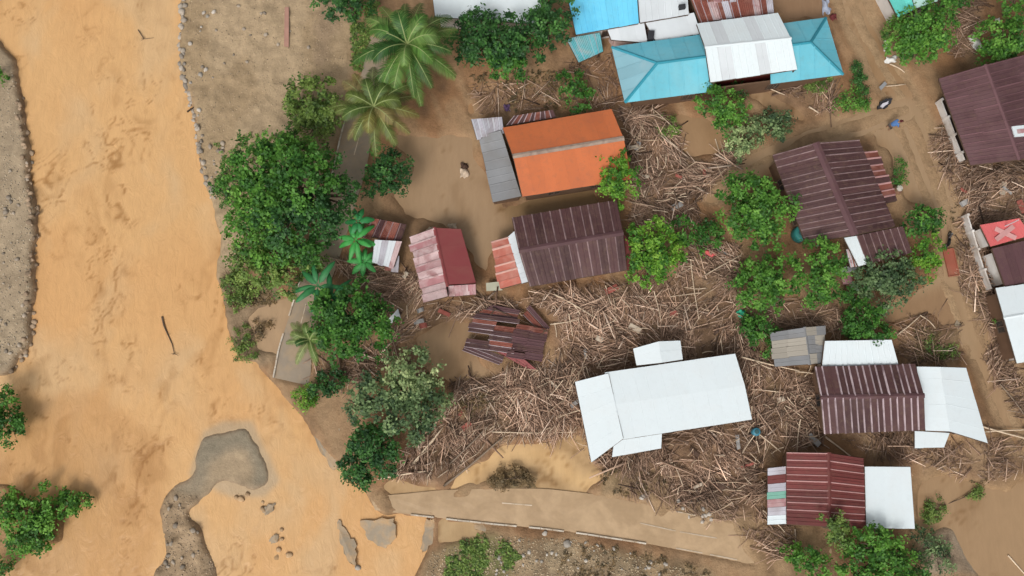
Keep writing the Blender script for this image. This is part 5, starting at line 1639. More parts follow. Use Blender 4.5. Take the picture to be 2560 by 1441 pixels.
def ico():
    ph = (1 + 5 ** 0.5) / 2
    v = np.array([(-1, ph, 0), (1, ph, 0), (-1, -ph, 0), (1, -ph, 0), (0, -1, ph), (0, 1, ph), (0, -1, -ph), (0, 1, -ph), (ph, 0, -1), (ph, 0, 1), (-ph, 0, -1), (-ph, 0, 1)], float)
    v /= np.linalg.norm(v[0])
    f = [(0, 11, 5), (0, 5, 1), (0, 1, 7), (0, 7, 10), (0, 10, 11), (1, 5, 9), (5, 11, 4), (11, 10, 2), (10, 7, 6), (7, 1, 8), (3, 9, 4), (3, 4, 2), (3, 2, 6), (3, 6, 8), (3, 8, 9), (4, 9, 5), (2, 4, 11), (6, 2, 10), (8, 6, 7), (9, 8, 1)]
    return v, np.array(f)

IV, IF = ico()
def sub(v, f):
    v = [tuple(x) for x in v]
    cache = {}
    def mid(i, j):
        key = (min(i, j), max(i, j))
        if key not in cache:
            m = (np.array(v[i]) + np.array(v[j])) / 2
            v.append(tuple(m / np.linalg.norm(m)))
            cache[key] = len(v) - 1
        return cache[key]
    out = []
    for a, b, c in f:
        x, y, z = mid(a, b), mid(b, c), mid(c, a)
        out += [(a, x, z), (b, y, x), (c, z, y), (x, y, z)]
    return np.array(v), np.array(out)
IV2, IF2 = sub(IV, IF)

def stone(px, py, rpx, label, group, mat, name='stone', flat=0.6):
    p = P(px, py, 0.2)
    r = PX(rpx, p)
    p[2] = max(float(ground(p[0], p[1])), -0.2) + r * 0.2
    v = IV2 * (1 + 0.22 * rng.normal(0, 1, (len(IV2), 1)) * 0.6) * np.array([r, r * random.uniform(0.65, 1), r * flat])
    a = random.uniform(0, 6.28)
    v = np.stack([v[:, 0] * math.cos(a) - v[:, 1] * math.sin(a), v[:, 0] * math.sin(a) + v[:, 1] * math.cos(a), v[:, 2]], -1)
    o = mkn(name, v + p, IF2, mat, loc=p, smooth=True)
    return tag(o, label, 'stone', group)

stone(1418, 1360, 10, 'largest round white stone just below the road kerb', 'pale stones along the road', M_STONE)
stone(1362, 1334, 7, 'small pinkish white stone touching the road kerb', 'pale stones along the road', M_STONE)
stone(1606, 1243, 8, 'leftmost round pale stone on the upper side of the road', 'pale stones along the road', M_STONE)
stone(892, 1421, 9, 'white stone beside the tilted slabs in the river', 'pale stones along the road', M_STONE)
def scatter(n, pts, rmin, rmax, label, mat, group=None):
    poly = wpoly(pts)
    pp = np.array(pts, float)
    i = 0
    while i < n:
        x, y = random.uniform(pp[:, 0].min(), pp[:, 0].max()), random.uniform(pp[:, 1].min(), pp[:, 1].max())
        w = P(x, y, 0)
        if inpoly(np.array([w[0]]), np.array([w[1]]), poly)[0]:
            stone(x, y, random.uniform(rmin, rmax), label, group or label.replace('stone ', 'stones ', 1), mat)
            i += 1
scatter(46, [(1240, 1350), (1420, 1345), (1600, 1380), (1750, 1430), (1750, 1460), (1240, 1460)], 2.5, 6.0, 'pale stone on the rough verge below the road', M_STONE)
scatter(10, [(1640, 1225), (1700, 1235), (1830, 1310), (1800, 1325), (1650, 1265)], 3.5, 7.0, 'pale stone on the upper side of the road', M_STONE)
scatter(16, [(440, 1225), (500, 1230), (520, 1330), (470, 1441), (405, 1441), (410, 1290)], 3, 8, 'grey stone on the muddy bar in the river', M_GREYSTONE)
scatter(11, [(560, 1225), (650, 1235), (680, 1290), (720, 1330), (740, 1441), (690, 1441), (690, 1370), (650, 1290)], 2.0, 9, 'brown stone in the shallow water right of the bar', simple('brown_stone', (0.40, 0.27, 0.155), 0.8, 0.3, 3.0, objvar=0.3))
scatter(36, [(-10, 400), (75, 400), (85, 600), (75, 880), (-10, 930)], 2.5, 7, 'grey stone on the far left bank', M_GREYSTONE)
scatter(12, [(470, 0), (540, 0), (550, 340), (510, 340), (475, 200)], 2.5, 7, 'grey stone along the upper river bank', M_STONE)
scatter(14, [(520, 0), (800, 0), (800, 180), (500, 180)], 2.5, 6, 'stone on the muddy upper bank', M_GREYSTONE)
scatter(14, [(500, 340), (560, 345), (570, 480), (540, 480)], 3, 7, 'stone between the river and the biggest tree', M_GREYSTONE)

# rows of stones that edge the river
def stone_row(pts, n, rmin, rmax, label, group, mat):
    q = resample(pts, n)
    for x, y in q:
        stone(x + random.uniform(-7, 9), y + random.uniform(-8, 8), random.uniform(rmin, rmax), label, group, mat)
stone_row([(462, -10), (452, 110), (462, 200), (492, 330), (506, 420), (535, 500)], 62, 4, 9, 'block in the grey stone edging of the upper river bank', 'edging blocks of the upper river bank', simple('dull_edge_stone', (0.33, 0.285, 0.235), 0.85, 0.3, 3.0, objvar=0.35))
stone_row([(46, 240), (62, 350), (72, 450), (84, 525), (78, 700), (70, 850), (30, 925)], 58, 3.5, 8, 'block in the brown stone edging of the far left bank', 'edging blocks of the far left bank', simple('brown_edge_stone', (0.30, 0.22, 0.15), 0.8, 0.3, 3.0, objvar=0.35))

# gravel too small to count
def gravel(pts, n, r0, r1, c, label):
    poly = wpoly(pts)
    pp = np.array(poly)
    X = rng.uniform(pp[:, 0].min(), pp[:, 0].max(), n)
    Y = rng.uniform(pp[:, 1].min(), pp[:, 1].max(), n)
    ok = inpoly(X, Y, poly)
    X, Y = X[ok], Y[ok]
    g = ground(X, Y)
    ok = g > -0.3
    X, Y, g = X[ok], Y[ok], g[ok]
    m = len(X)
    r = rng.uniform(r0, r1, m)
    v = IV[None] * (r[:, None, None] * rng.uniform(0.6, 1.2, (m, 12, 1))) * np.array([1, 1, 0.6])
    v = v + np.stack([X, Y, g + r * 0.15], -1)[:, None, :]
    F = (np.arange(m)[:, None, None] * 12 + IF[None]).reshape(-1, 3)
    C = np.repeat(np.array(c) * rng.uniform(0.5, 1.5, (m, 1)), 12, 0)
    o = mkn('gravel', v.reshape(-1, 3), F, M_STICK, loc=(float(X.mean()), float(Y.mean()), 0), cols=C)
    o['kind'] = 'stuff'
    tag(o, label, 'gravel')
gravel([(1080, 1380), (1250, 1340), (1420, 1345), (1780, 1440), (1780, 1500), (1050, 1500)], 3800, 0.03, 0.10, (0.36, 0.285, 0.19), 'fine gravel on the verge below the road')
gravel([(-10, 120), (50, 200), (90, 520), (75, 880), (-10, 930)], 1500, 0.03, 0.10, (0.36, 0.30, 0.22), 'gravel on the far left bank')
gravel([(450, -20), (860, -20), (860, 190), (560, 340), (490, 330)], 1500, 0.03, 0.08, (0.36, 0.275, 0.185), 'gravel on the muddy upper bank')
gravel([(410, 1240), (490, 1235), (550, 1460), (380, 1460)], 700, 0.03, 0.09, (0.33, 0.25, 0.17), 'gravel on the muddy bar in the river')
gravel([(2320, 330), (2420, 415), (2600, 405), (2600, 560), (2450, 560), (2480, 720), (2560, 960), (2500, 960), (2400, 700), (2380, 540)], 3200, 0.03, 0.11, (0.28, 0.2, 0.13), 'rubble along the right side of the lane')

# low grass and weeds too small to count
def weeds(pts, n, pal, label, L=0.22):
    poly = wpoly(pts)
    pp = np.array(poly)
    X = rng.uniform(pp[:, 0].min(), pp[:, 0].max(), n)
    Y = rng.uniform(pp[:, 1].min(), pp[:, 1].max(), n)
    ok = inpoly(X, Y, poly) & ~blocked(X, Y) & (fbm(X, Y, 1.8, 3, 917) > 0.46)
    X, Y = X[ok], Y[ok]
    g = ground(X, Y)
    ok = g > 0.0
    X, Y, g = X[ok], Y[ok], g[ok]
    if len(X) < 3:
        return
    cen = np.stack([X, Y, g + 0.10], -1)
    d = np.tile(np.array([0, 0, 1.0]), (len(X), 1))
    V, F, C = leaves(cen, d, np.full(len(X), 0.22), 9, L, pal)
    o = mkn('weeds', V, F, M_LEAF, loc=(float(X.mean()), float(Y.mean()), 0), cols=C)
    o['kind'] = 'stuff'
    tag(o, label, 'weeds')
weeds([(1120, 1350), (1240, 1332), (1310, 1400), (1290, 1470), (1110, 1470)], 900, 'olive', 'green weeds on the left part of the verge below the road')
weeds([(1400, 1345), (1600, 1375), (1780, 1430), (1760, 1470), (1400, 1470)], 260, 'dry', 'dry weeds on the right part of the verge below the road')
weeds([(1500, 1170), (1660, 1190), (1760, 1260), (1600, 1240), (1500, 1240)], 420, 'dry', 'flattened olive weeds above the road')
weeds([(880, 10), (950, 10), (910, 180), (880, 180)], 420, 'olive', 'weeds between the muddy bank and the green palm')
weeds([(1170, 190), (1420, 180), (1420, 280), (1290, 285)], 380, 'dry', 'trampled weeds above the orange roof')
weeds([(540, 340), (830, 340), (840, 420), (560, 460)], 420, 'olive', 'weeds round the foot of the biggest tree')
weeds([(2290, 1210), (2460, 1200), (2470, 1300), (2310, 1330)], 360, 'dry', 'olive weeds in the flooded yard at the lower right')
weeds([(2280, 820), (2400, 830), (2400, 900), (2290, 910)], 300, 'dry', 'olive weeds on the mud heap beside the lane')
weeds([(2360, 300), (2400, 540), (2480, 740), (2560, 980), (2520, 980), (2420, 720), (2370, 520), (2330, 340)], 420, 'dry', 'trampled weeds along the right side of the lane')
weeds([(560, 690), (700, 700), (690, 760), (580, 770)], 260, 'dry', 'flood bent weeds at the river edge')
weeds([(1620, 290), (1700, 290), (1690, 350), (1640, 340)], 120, 'olive', 'weeds in the heap right of the orange roof')
# ------------------------------------------------------------------ concrete slabs fallen in the river
M_SLAB = simple('grey_concrete_slab', (0.31, 0.25, 0.18), 0.6, 0.3, 1.2, dirt=(0.46, 0.30, 0.16), dirt_amt=1.0, dscale=0.9, grime=0.4)

def slab_thing(name, poly, zs, th, label, cat, mat, group=None, rough=0.0):
    if rough:
        pl2, zs2 = [], []
        for i in range(len(poly)):
            (x0, y0), (x1, y1) = poly[i], poly[(i + 1) % len(poly)]
            z0_, z1_ = zs[i], zs[(i + 1) % len(poly)]
            for k in range(5):
                u = k / 5
                j = rough * (0 if k == 0 else 1)
                pl2.append((x0 + (x1 - x0) * u + random.uniform(-j, j), y0 + (y1 - y0) * u + random.uniform(-j, j)))
                zs2.append(z0_ + (z1_ - z0_) * u + random.uniform(-0.03, 0.03))
        poly, zs = pl2, zs2
    top = [P(x, y, z) for (x, y), z in zip(poly, zs)]
    c = sum(top) / len(top)
    n = len(top)
    V = top + [p - np.array([0, 0, th]) for p in top]
    F = [tuple(range(n)), tuple(range(2 * n - 1, n - 1, -1))] + [(i, (i + 1) % n, n + (i + 1) % n, n + i) for i in range(n)]
    c = c.copy(); c[2] = min(p[2] for p in top) - th
    return tag(mk(name, V, F, mat, loc=c), label, cat, group)

slab_thing('concrete_slab', [(762, 1042), (800, 1046), (850, 1072), (848, 1172), (832, 1176), (800, 1130)], (0.05, 0.25, 0.3, 0.15, 0.02, 0.0), 0.5, 'broken grey slab under the dark tree at the river mouth', 'slab', M_SLAB, 'broken concrete in the water', rough=4.0)
slab_thing('concrete_slab', [(900, 1302), (985, 1296), (990, 1345), (965, 1372), (920, 1350)], (-0.05, 0.12, 0.1, -0.1, -0.14), 0.4, 'wide tilted grey slab in the water below the road end', 'slab', M_SLAB, 'broken concrete in the water', rough=4.0)
slab_thing('concrete_slab', [(846, 1300), (868, 1330), (892, 1365), (888, 1420), (868, 1400), (848, 1350)], (-0.05, -0.1, 0.05, 0.3, 0.1, -0.1), 0.4, 'narrow upright grey slab beside the white stone in the river', 'slab', M_SLAB, 'broken concrete in the water', rough=4.0)
slab_thing('concrete_slab', [(1065, 1300), (1085, 1298), (1090, 1350), (1062, 1380), (1050, 1375)], (0.1, 0.12, 0.1, 0.0, -0.1), 0.5, 'grey slab edge between the river and the pool under the kerb', 'slab', M_SLAB, 'broken concrete in the water', rough=4.0)
slab_thing('concrete_slab', [(1185, 1305), (1330, 1322), (1320, 1345), (1240, 1335), (1190, 1325)], (0.02, 0.04, 0.2, 0.22, 0.1), 0.3, 'flat muddy slab directly below the road kerb', 'slab', M_SLAB, 'broken concrete in the water', rough=4.0)
for (q, lab) in (([(655, 1278), (668, 1262), (690, 1258), (680, 1280), (662, 1290)], 'small grey rock tip in the river below the bar'),
                 ([(672, 1352), (684, 1338), (698, 1335), (694, 1355), (680, 1360)], 'smallest grey rock tip in the shallows')):
    slab_thing('rock', q, (-0.18, 0.0, -0.15, 0.02, -0.18), 0.3, lab, 'rock', M_SLAB, rough=2.0)
# ------------------------------------------------------------------ boundary walls
def wall_run(pts, h, label, name='boundary_wall', mat=None):
    p = [P(x, y, 0.0) for x, y in pts]
    t = thing(name, (p[0][0], p[0][1], 0), label, 'wall')
    for i in range(len(p) - 1):
        a, b = p[i], p[i + 1]
        d = nrm(b - a)
        s = np.array([-d[1], d[0], 0])
        L = np.linalg.norm(b - a)
        hh = h * random.uniform(0.8, 1.05)
        v, f = box_vf((a + b) / 2 + [0, 0, hh / 2 - 0.15], d * (L / 2 - 0.1), s * 0.07, np.array([0, 0, hh / 2 + 0.15]))
        mk('panel', v, f, mat or M_WHITEWALL, parent=t)
        v, f = box_vf(a + [0, 0, h * 0.5], d * 0.1, s * 0.11, np.array([0, 0, h * 0.5 + 0.2]))
        mk('post', v, f, mat or M_WHITEWALL, parent=t)
    return t
wall_run([(2338, 262), (2354, 305), (2370, 348), (2388, 392), (2396, 412)], 1.3, 'white wall along the left side of the dusky purple house')
wall_run([(2404, 545), (2416, 585), (2430, 630), (2446, 680), (2464, 730)], 1.1, 'broken whitish wall along the right side of the lane')
wall_run([(2494, 800), (2508, 850), (2524, 905)], 1.2, 'short whitish wall at the left of the white roof on the right edge')

# ------------------------------------------------------------------ barrels, jar, tarps, boards
M_TEALP = simple('teal_plastic', (0.03, 0.17, 0.16), 0.4, 0.1)
M_BLUEP = simple('blue_plastic', (0.05, 0.19, 0.26), 0.4, 0.1)
M_LID = simple('dark_lid', (0.04, 0.10, 0.11), 0.5, 0.1)
def barrel(px, py, r, h, mat, label, z=0.1):
    b = P(px, py, z)
    t = thing('barrel', b, label, 'barrel')
    V, F = lathe_vf(b, [(r * .9, 0), (r, 0.05), (r, h * .3), (r * 1.05, h * .33), (r, h * .36), (r, h * .63), (r * 1.05, h * .66), (r, h * .69), (r, h - .05), (r * .9, h)], 20)
    mk('body', V, F, mat, parent=t, smooth=True)
    V, F = lathe_vf(b + [0, 0, h - 0.003], [(r * .55, 0), (r * .55, 0.04), (r * .45, 0.06)], 20)
    mk('lid', V, F, M_LID, parent=t)
barrel(1995, 590, 0.75, 1.5, M_TEALP, 'dark teal water tank under the left eave of the large maroon house')
barrel(1886, 1080, 0.36, 0.8, M_BLUEP, 'blue barrel in the driftwood right of the largest white roof', 0.5)
b = P(2166 + 72, 478, 0.0)
t = thing('water_jar', b, 'round pale water jar beside the rusty lean-to', 'jar')
V, F = lathe_vf(b, [(0.25, 0), (0.42, 0.2), (0.48, 0.5), (0.40, 0.8), (0.28, 0.92), (0.30, 0.98), (0.24, 0.98)], 16)
mk('body', V, F, simple('jar_clay', (0.30, 0.17, 0.11), 0.6), parent=t, smooth=True)
V, F = lathe_vf(b + [0, 0, 0.985], [(0.3, 0), (0.3, 0.03), (0.05, 0.08)], 16)
mk('lid', V, F, simple('jar_lid', (0.5, 0.45, 0.4), 0.6), parent=t)

def tarp(px, py, rx, ry, mat, label, name='tarp', cat='tarp', z=0.55, rot=0.0, amp=0.18, group=None):
    c = P(px, py, z)
    c[2] = max(float(ground(c[0], c[1])), 0.0) + z * 0.5
    ax, ay = PX(rx, c), PX(ry, c)
    n = 9
    V, F = [], []
    for j in range(n):
        for i in range(n):
            u, v = i / (n - 1) * 2 - 1, j / (n - 1) * 2 - 1
            e = 1 + 0.18 * math.sin(5 * u + 3 * v + px)
            x, y = u * ax * e * (1 - 0.25 * abs(v)), v * ay * e
            zz = amp * (math.sin(3.1 * u + px) * math.cos(2.7 * v + py)) - 0.12 * (u * u + v * v)
            V.append(c + np.array([x * math.cos(rot) - y * math.sin(rot), x * math.sin(rot) + y * math.cos(rot), zz]))
    V += [p - np.array([0, 0, 0.015]) for p in V]
    for j in range(n - 1):
        for i in range(n - 1):
            o = j * n + i
            F.append((o, o + 1, o + n + 1, o + n))
            F.append((o + n * n, o + n + n * n, o + n + 1 + n * n, o + 1 + n * n))
    rim = [i for i in range(n)] + [n * j + n - 1 for j in range(1, n)] + [n * (n - 1) + i for i in range(n - 2, -1, -1)] + [n * j for j in range(n - 2, 0, -1)]
    for k in range(len(rim)):
        a_, b_ = rim[k], rim[(k + 1) % len(rim)]
        F.append((a_, a_ + n * n, b_ + n * n, b_))
    return tag(mk(name, V, F, mat, loc=c, smooth=True), label, cat, group)
M_REDTARP = simple('red_tarp', (0.58, 0.11, 0.11), 0.5, 0.1)
M_GREENTARP = simple('green_sheet', (0.05, 0.45, 0.27), 0.45, 0.1)
M_WHITETARP = simple('white_plastic', (0.72, 0.71, 0.68), 0.5, 0.08)
tarp(1775, 633, 18, 9, M_REDTARP, 'crumpled red tarp in the driftwood')
tarp(1853, 785, 12, 10, M_GREENTARP, 'small bright green sheet in the driftwood')
tarp(2440, 106, 13, 18, M_WHITETARP, 'large white plastic sheet left of the top right tree', rot=0.5)
tarp(2232, 145, 17, 8, M_WHITETARP, 'white plastic scrap at the lane below the broad green tree', rot=0.2)
tarp(2220, 110, 7, 13, M_WHITETARP, 'narrow white plastic scrap left of the broad green tree')
tarp(2497, 50, 7, 6, M_WHITETARP, 'tiny white plastic scrap near the top right corner')
tarp(2070, 12, 12, 20, simple('blue_white_cloth', (0.36, 0.40, 0.50), 0.7, 0.3, 2.0), 'bluish white bundle at the top edge by the lane', amp=0.3)
tarp(2086, 40, 9, 9, simple('dark_red_cloth', (0.13, 0.03, 0.03), 0.7, 0.2), 'dark red bundle by the lane near the top edge', amp=0.25)
tarp(1160, 430, 12, 12, simple('pale_cloth', (0.46, 0.36, 0.27), 0.8, 0.2), 'pale scrap in the flood water left of the grey lean-to')
tarp(1160, 412, 10, 8, simple('dark_brown_scrap', (0.06, 0.035, 0.025), 0.8, 0.2), 'dark brown scrap in the flood water left of the grey lean-to')
tarp(1268, 268, 9, 9, simple('violet_cloth', (0.10, 0.06, 0.13), 0.7, 0.3), 'dark violet bundle above the orange roof')
tarp(1130, 562, 12, 7, simple('pale_tan_scrap', (0.48, 0.39, 0.29), 0.8, 0.2), 'tan scrap of cloth at the upper end of the plain red roof', z=0.9)
tarp(1075, 575, 10, 9, simple('pale_tan_scrap', (0.48, 0.39, 0.29), 0.8, 0.2), 'tan scrap of cloth at the upper left of the pink sheets', z=0.9)
# tilted boards
def board(q, zs, mat, label, name='board', th=0.06):
    return slab_thing(name, q, zs, th, label, 'board', mat)
board([(962, 808), (995, 772), (1002, 796), (972, 812)], (0.8, 1.6, 1.5, 0.7), M_WHITE2, 'white board tilted against the large dark tree')
board([(712, 18), (722, 18), (722, 118), (710, 116)], (0.75, 0.75, 0.8, 0.8), simple('red_white_plank', (0.36, 0.20, 0.155), 0.7, 0.3, 1.0), 'long reddish plank on the muddy upper bank', 'plank')
board([(1215, 708), (1252, 704), (1256, 726), (1216, 728)], (1.0, 1.1, 1.0, 0.9), simple('pale_green_board', (0.40, 0.39, 0.30), 0.7, 0.2), 'pale board between the pink roof and the red tile lean-to')
board([(2100, 670), (2148, 662), (2152, 674), (2104, 684)], (1.2, 1.3, 1.2, 1.1), M_CEMENT, 'narrow grey board below the maroon annex')
board([(2102, 682), (2128, 680), (2132, 710), (2108, 712)], (0.9, 0.9, 0.8, 0.8), M_PINKD, 'faded pink board between the two trees below the maroon annex')
board([(2198, 218), (2212, 204), (2218, 210), (2203, 226)], (0.3, 0.4, 0.4, 0.3), M_CEMENT, 'grey concrete piece at the bend of the lane')
board([(2392, 800), (2404, 812), (2396, 826), (2386, 812)], (0.1, 0.15, 0.12, 0.1), M_SLAB, 'grey muddy board on the lane below the red rimmed panel')

# dark wreckage at the lane corner
slab_thing('metal_scrap', [(2194, 274), (2200, 258), (2216, 246), (2230, 246), (2228, 258), (2212, 272)], (0.15, 0.5, 0.6, 0.5, 0.3, 0.2), 0.25, 'dark bent metal scrap at the lane corner', 'scrap', M_DARK, rough=2.5)
slab_thing('board', [(2200, 268), (2208, 258), (2222, 253), (2220, 260), (2207, 270)], (0.62, 0.72, 0.75, 0.7, 0.62), 0.05, 'pale broken board on the dark scrap at the lane corner', 'board', M_LAV, rough=1.2)

# unidentified red object on the lane, built as a plain rimmed panel
M_REDPANEL = simple('faded_red_panel', (0.33, 0.10, 0.065), 0.7, 0.2, 1.0, dirt=(0.33, 0.19, 0.11), dirt_amt=0.6)
c = P(2377, 657, 0.12)
t = thing('red_panel', (c[0], c[1], 0), 'faded red flat panel with raised rim lying on the lane', 'cart bed')
d = nrm(P(2385, 690, 0) - P(2370, 625, 0)); s = np.array([-d[1], d[0], 0])
v, f = box_vf(c, d * 1.25, s * 0.45, np.array([0, 0, 0.03]))
mk('deck', v, f, M_REDPANEL, parent=t)
for k in (-1, 1):
    v, f = box_vf(c + s * k * 0.48 + [0, 0, 0.05], d * 1.28, s * 0.03, np.array([0, 0, 0.09]))
    mk('rim', v, f, M_REDPANEL, parent=t)
    v, f = box_vf(c + d * k * 1.28 + [0, 0, 0.05], d * 0.03, s * 0.445, np.array([0, 0, 0.09]))
    mk('rim', v, f, M_REDPANEL, parent=t)

# antenna pole on the rose roof, branch and stump in the river
b = P(2512, 566, 3.3)
tag(mk('antenna_pole', *tube_vf([b, b + [0, 0.05, 2.2]], 0.04, 8), M_WHITE2, loc=b), 'thin white antenna pole on the rose red roof', 'antenna')

def branch(pts, r, label, z=-0.12, twigs=4):
    path = [P(x, y, z + 0.04 * math.sin(i * 2)) for i, (x, y) in enumerate(pts)]
    parts = [tube_vf(path, list(np.linspace(r, r * 0.3, len(path))), 6)]
    for k in range(twigs):
        i = random.randrange(1, len(path))
        a = path[i]
        e = a + np.array([random.uniform(-.6, .6), random.uniform(-.4, .4), random.uniform(0.02, .15)])
        parts.append(tube_vf([a, (a + e) / 2 + [0.03, 0.02, 0.02], e], [r * .4, r * .3, r * .1], 5))
    V, F = join(parts)
    tag(mk('branch', V, F, M_BARK, loc=path[0], smooth=True), label, 'branch', 'branches drifting in the river')
branch([(405, 792), (410, 815), (420, 838), (430, 860), (436, 885)], 0.09, 'dark forked branch in the middle of the river')
branch([(98, 530), (88, 540), (78, 548)], 0.16, 'dark stump at the waterline of the far left bank', 0.1, 3)
branch([(345, 75), (360, 98), (385, 95)], 0.05, 'curved twig in the upper river')
branch([(468, 280), (495, 262), (522, 215)], 0.10, 'pale leaning branch at the upper bank edge', 0.3, 2)

# ------------------------------------------------------------------ motorcycle on the lane
M_BLACK = simple('black_rubber', (0.02, 0.02, 0.02), 0.7, 0.1)
M_CHROME = simple('dull_metal', (0.30, 0.29, 0.28), 0.35, 0.1, spec=0.6)
M_BIKE = simple('dark_bike_paint', (0.045, 0.035, 0.035), 0.35, 0.1, spec=0.6)
def ring_vf(c, ax, rad, r, n=18, k=6):
    ax = nrm(ax)
    u = np.array([0, 0, 1.0]); w = np.cross(ax, u)
    V, F = [], []
    for i in range(n):
        a = 2 * math.pi * i / n
        e = u * math.sin(a) + w * math.cos(a)
        for j in range(k):
            b_ = 2 * math.pi * j / k
            V.append(c + e * (rad + r * math.cos(b_)) + ax * r * math.sin(b_))
    for i in range(n):
        for j in range(k):
            F.append((i * k + j, ((i + 1) % n) * k + j, ((i + 1) % n) * k + (j + 1) % k, i * k + (j + 1) % k))
    return V, F
c = P(2366, 602, 0.0)
d = nrm(P(2371, 585, 0) - P(2361, 620, 0)); s = np.array([-d[1], d[0], 0]); up = np.array([0, 0, 1.0])
t = thing('motorcycle', c, 'dark motorcycle standing on the flooded lane', 'motorcycle')
for k, nm in ((-0.62, 'wheel'), (0.62, 'wheel')):
    wc = c + d * k + up * 0.28
    V, F = ring_vf(wc, s, 0.24, 0.055)
    wh = mk(nm, V, F, M_BLACK, parent=t, smooth=True)
    V, F = ring_vf(wc, s, 0.17, 0.02, 16, 5)
    sp = join([(V, F), tube_vf([wc - s * 0.06, wc + s * 0.06], 0.04, 8)] + [box_vf(wc, up * 0.16 * math.cos(a) + d * 0.16 * math.sin(a), s * 0.008, d * 0.008 * math.cos(a) - up * 0.008 * math.sin(a)) for a in (0, 0.785, 1.571, 2.356)])
    mk('rim', *sp, M_CHROME, parent=wh)
V, F = tube_vf([c + d * -0.75 + up * .62, c + d * -0.5 + up * .60, c + d * -.1 + up * .52, c + d * .2 + up * .45, c + d * .38 + up * .72, c + d * .45 + up * .9], [.06, .13, .12, .13, .11, .05], 10)
mk('body', V, F, M_BIKE, parent=t, smooth=True)
V, F = tube_vf([c + d * -0.72 + up * .76, c + d * -.4 + up * .78, c + d * 0.02 + up * .70], [.07, .13, .09], 10)
mk('seat', V, F, M_BLACK, parent=t, smooth=True)
V, F = join([tube_vf([c + d * .42 + up * .95 + s * k * .05, c + d * .62 + up * .28 + s * k * .08], .025, 6) for k in (-1, 1)])
mk('fork', V, F, M_CHROME, parent=t)
V, F = tube_vf([c + d * .28 + up * 1.0 - s * .34, c + d * .42 + up * .98, c + d * .28 + up * 1.0 + s * .34], [.02, .025, .02], 8)
mk('handlebar', V, F, M_BLACK, parent=t)
V, F = lathe_vf(c + d * .52 + up * .82, [(0.02, -.08), (.08, -.05), (.08, .05), (.02, .08)], 10)
mk('headlight', V, F, M_CHROME, parent=t, smooth=True)

# ------------------------------------------------------------------ person in blue wading at the lane crossing
def skin_obj(name, verts, edges, radii, mat, parent=None, root=0, origin=None, lv=2):
    me = bpy.data.meshes.new(name)
    org = ORG[parent] if parent is not None else np.array(origin)
    me.from_pydata([tuple(np.asarray(v, float) - (org if parent is not None else org)) for v in verts], edges, [])
    o = bpy.data.objects.new(name, me)
    COL.objects.link(o)
    me.materials.append(mat)
    if parent is not None:
        o.parent = parent
        ORG[o] = ORG[parent]
    else:
        o.location = [float(x) for x in org]
        ORG[o] = org
    m = o.modifiers.new('skin', 'SKIN')
    m.use_smooth_shade = True
    for i, r in enumerate(radii):
        sv = me.skin_vertices[0].data[i]
        sv.radius = r if hasattr(r, '__len__') else (r, r)
        sv.use_root = (i == root)
    sm = o.modifiers.new('subsurf', 'SUBSURF')
    sm.levels = lv
    sm.render_levels = lv
    return o

M_SKIN = simple('skin', (0.30, 0.17, 0.11), 0.6, 0.05)
M_SHIRT = simple('blue_shirt', (0.095, 0.20, 0.44), 0.8, 0.15, 3.0)
M_TROUSER = simple('wet_dark_trousers', (0.10, 0.085, 0.08), 0.8, 0.15, 3.0)
M_CAP = simple('dark_red_cap', (0.10, 0.018, 0.022), 0.8, 0.15, 3.0)
b0 = P(2219, 322, 0.0)
fw = nrm(np.array([0.95, 0.15, 0])); sd = np.array([-fw[1], fw[0], 0])
W = lambda f, s_, z: b0 + (fw * f + sd * s_ + up * z) * 1.2
GZ = float(ground(b0[0], b0[1]))
V = [W(-.12, 0, .88), W(.02, 0, 1.10), W(.20, 0, 1.30), W(.29, 0, 1.40), W(.35, 0, 1.47), W(.41, 0, 1.57),      # pelvis, waist, chest, neck base, neck, head
     W(-.10, .11, .82), W(.06, .13, .45), W(-.08, .14, .05), W(.10, .14, GZ + .02),                                # left leg
     W(-.10, -.11, .82), W(.12, -.13, .45), W(.02, -.14, .05), W(.20, -.14, GZ + .02),
     W(.26, .20, 1.33), W(.38, .27, 1.05), W(.56, .22, .88), W(.66, .20, .84),
     W(.26, -.20, 1.33), W(.34, -.28, 1.05), W(.50, -.26, .85), W(.60, -.24, .80)]
E = [(0, 1), (1, 2), (2, 3), (3, 4), (4, 5), (0, 6), (6, 7), (7, 8), (8, 9), (0, 10), (10, 11), (11, 12), (12, 13), (2, 14), (14, 15), (15, 16), (16, 17), (2, 18), (18, 19), (19, 20), (20, 21)]
Rr = [(.15, .12), (.14, .11), (.17, .12), .08, .06, .10, .095, .07, .05, .045, .095, .07, .05, .045, .065, .05, .038, .035, .065, .05, .038, .035]
person = skin_obj('person', V, E, Rr, M_SKIN, origin=W(0, 0, GZ))
tag(person, 'person in blue shirt and dark red cap bending over on the flooded lane', 'person')
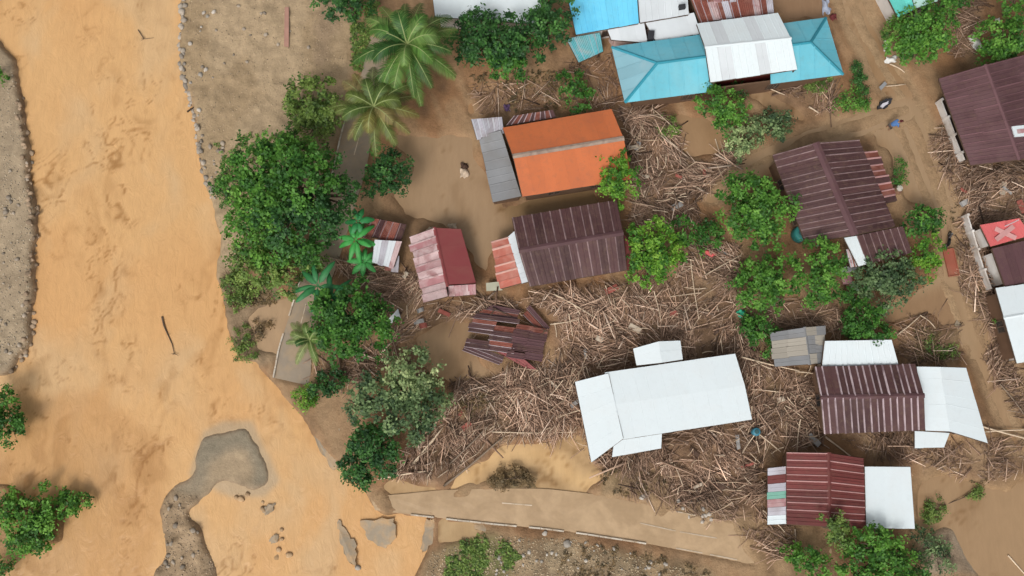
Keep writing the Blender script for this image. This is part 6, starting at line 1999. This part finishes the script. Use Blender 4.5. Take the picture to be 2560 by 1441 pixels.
for hi, sg in ((17, 1), (21, -1)):
    for k in range(4):
        base = V[hi] + sd * sg * (-0.03 + 0.02 * k)
        skin_obj('finger', [base, base + fw * 0.05 - up * 0.02, base + fw * (0.075 + 0.008 * (k in (1, 2))) - up * 0.05], [(0, 1), (1, 2)], [.011, .010, .008], M_SKIN, parent=person, lv=1)
    base = V[hi] - sd * sg * 0.04 - fw * 0.02
    skin_obj('thumb', [base, base - sd * sg * 0.03 + fw * 0.03, base - sd * sg * 0.03 + fw * 0.055 - up * 0.01], [(0, 1), (1, 2)], [.013, .011, .009], M_SKIN, parent=person, lv=1)
skin_obj('shirt', [V[0] + up * .02, V[1], V[2], V[3] - fw * .02, V[14], (V[14] + V[15]) / 2, V[15], V[18], (V[18] + V[19]) / 2, V[19]],
         [(0, 1), (1, 2), (2, 3), (2, 4), (4, 5), (5, 6), (2, 7), (7, 8), (8, 9)], [(.24, .20), (.25, .19), (.27, .19), .13, .12, .09, .075, .10, .09, .075], M_SHIRT, parent=person)
skin_obj('trousers', [V[0], V[6], V[7], (V[7] + V[8]) / 2, V[10], V[11], (V[11] + V[12]) / 2], [(0, 1), (1, 2), (2, 3), (0, 4), (4, 5), (5, 6)], [(.17, .14), .115, .088, .078, .115, .088, .078], M_TROUSER, parent=person)
hc = V[5]
Vc, Fc = lathe_vf(hc - up * 0.0, [(.125, 0.0), (.13, .05), (.11, .10), (.06, .135), (.01, .14)], 16)
pk, pf = box_vf(hc + fw * .15 + up * .03, fw * .075, sd * .085, up * .008)
Vc, Fc = join([(Vc, Fc), (pk, pf)])
mk('cap', Vc, Fc, M_CAP, parent=person, smooth=True)
for sg in (-1, 1):
    Vc, Fc = lathe_vf(hc + fw * .095 + sd * sg * .035 - up * .005, [(.004, -.01), (.012, 0), (.004, .01)], 8)
    mk('eye', Vc, Fc, M_BLACK, parent=person)
Vc, Fc = lathe_vf(hc + fw * .115 - up * .03, [(.018, -.02), (.014, 0), (.006, .03)], 8)
mk('nose', Vc, Fc, M_SKIN, parent=person, smooth=True)
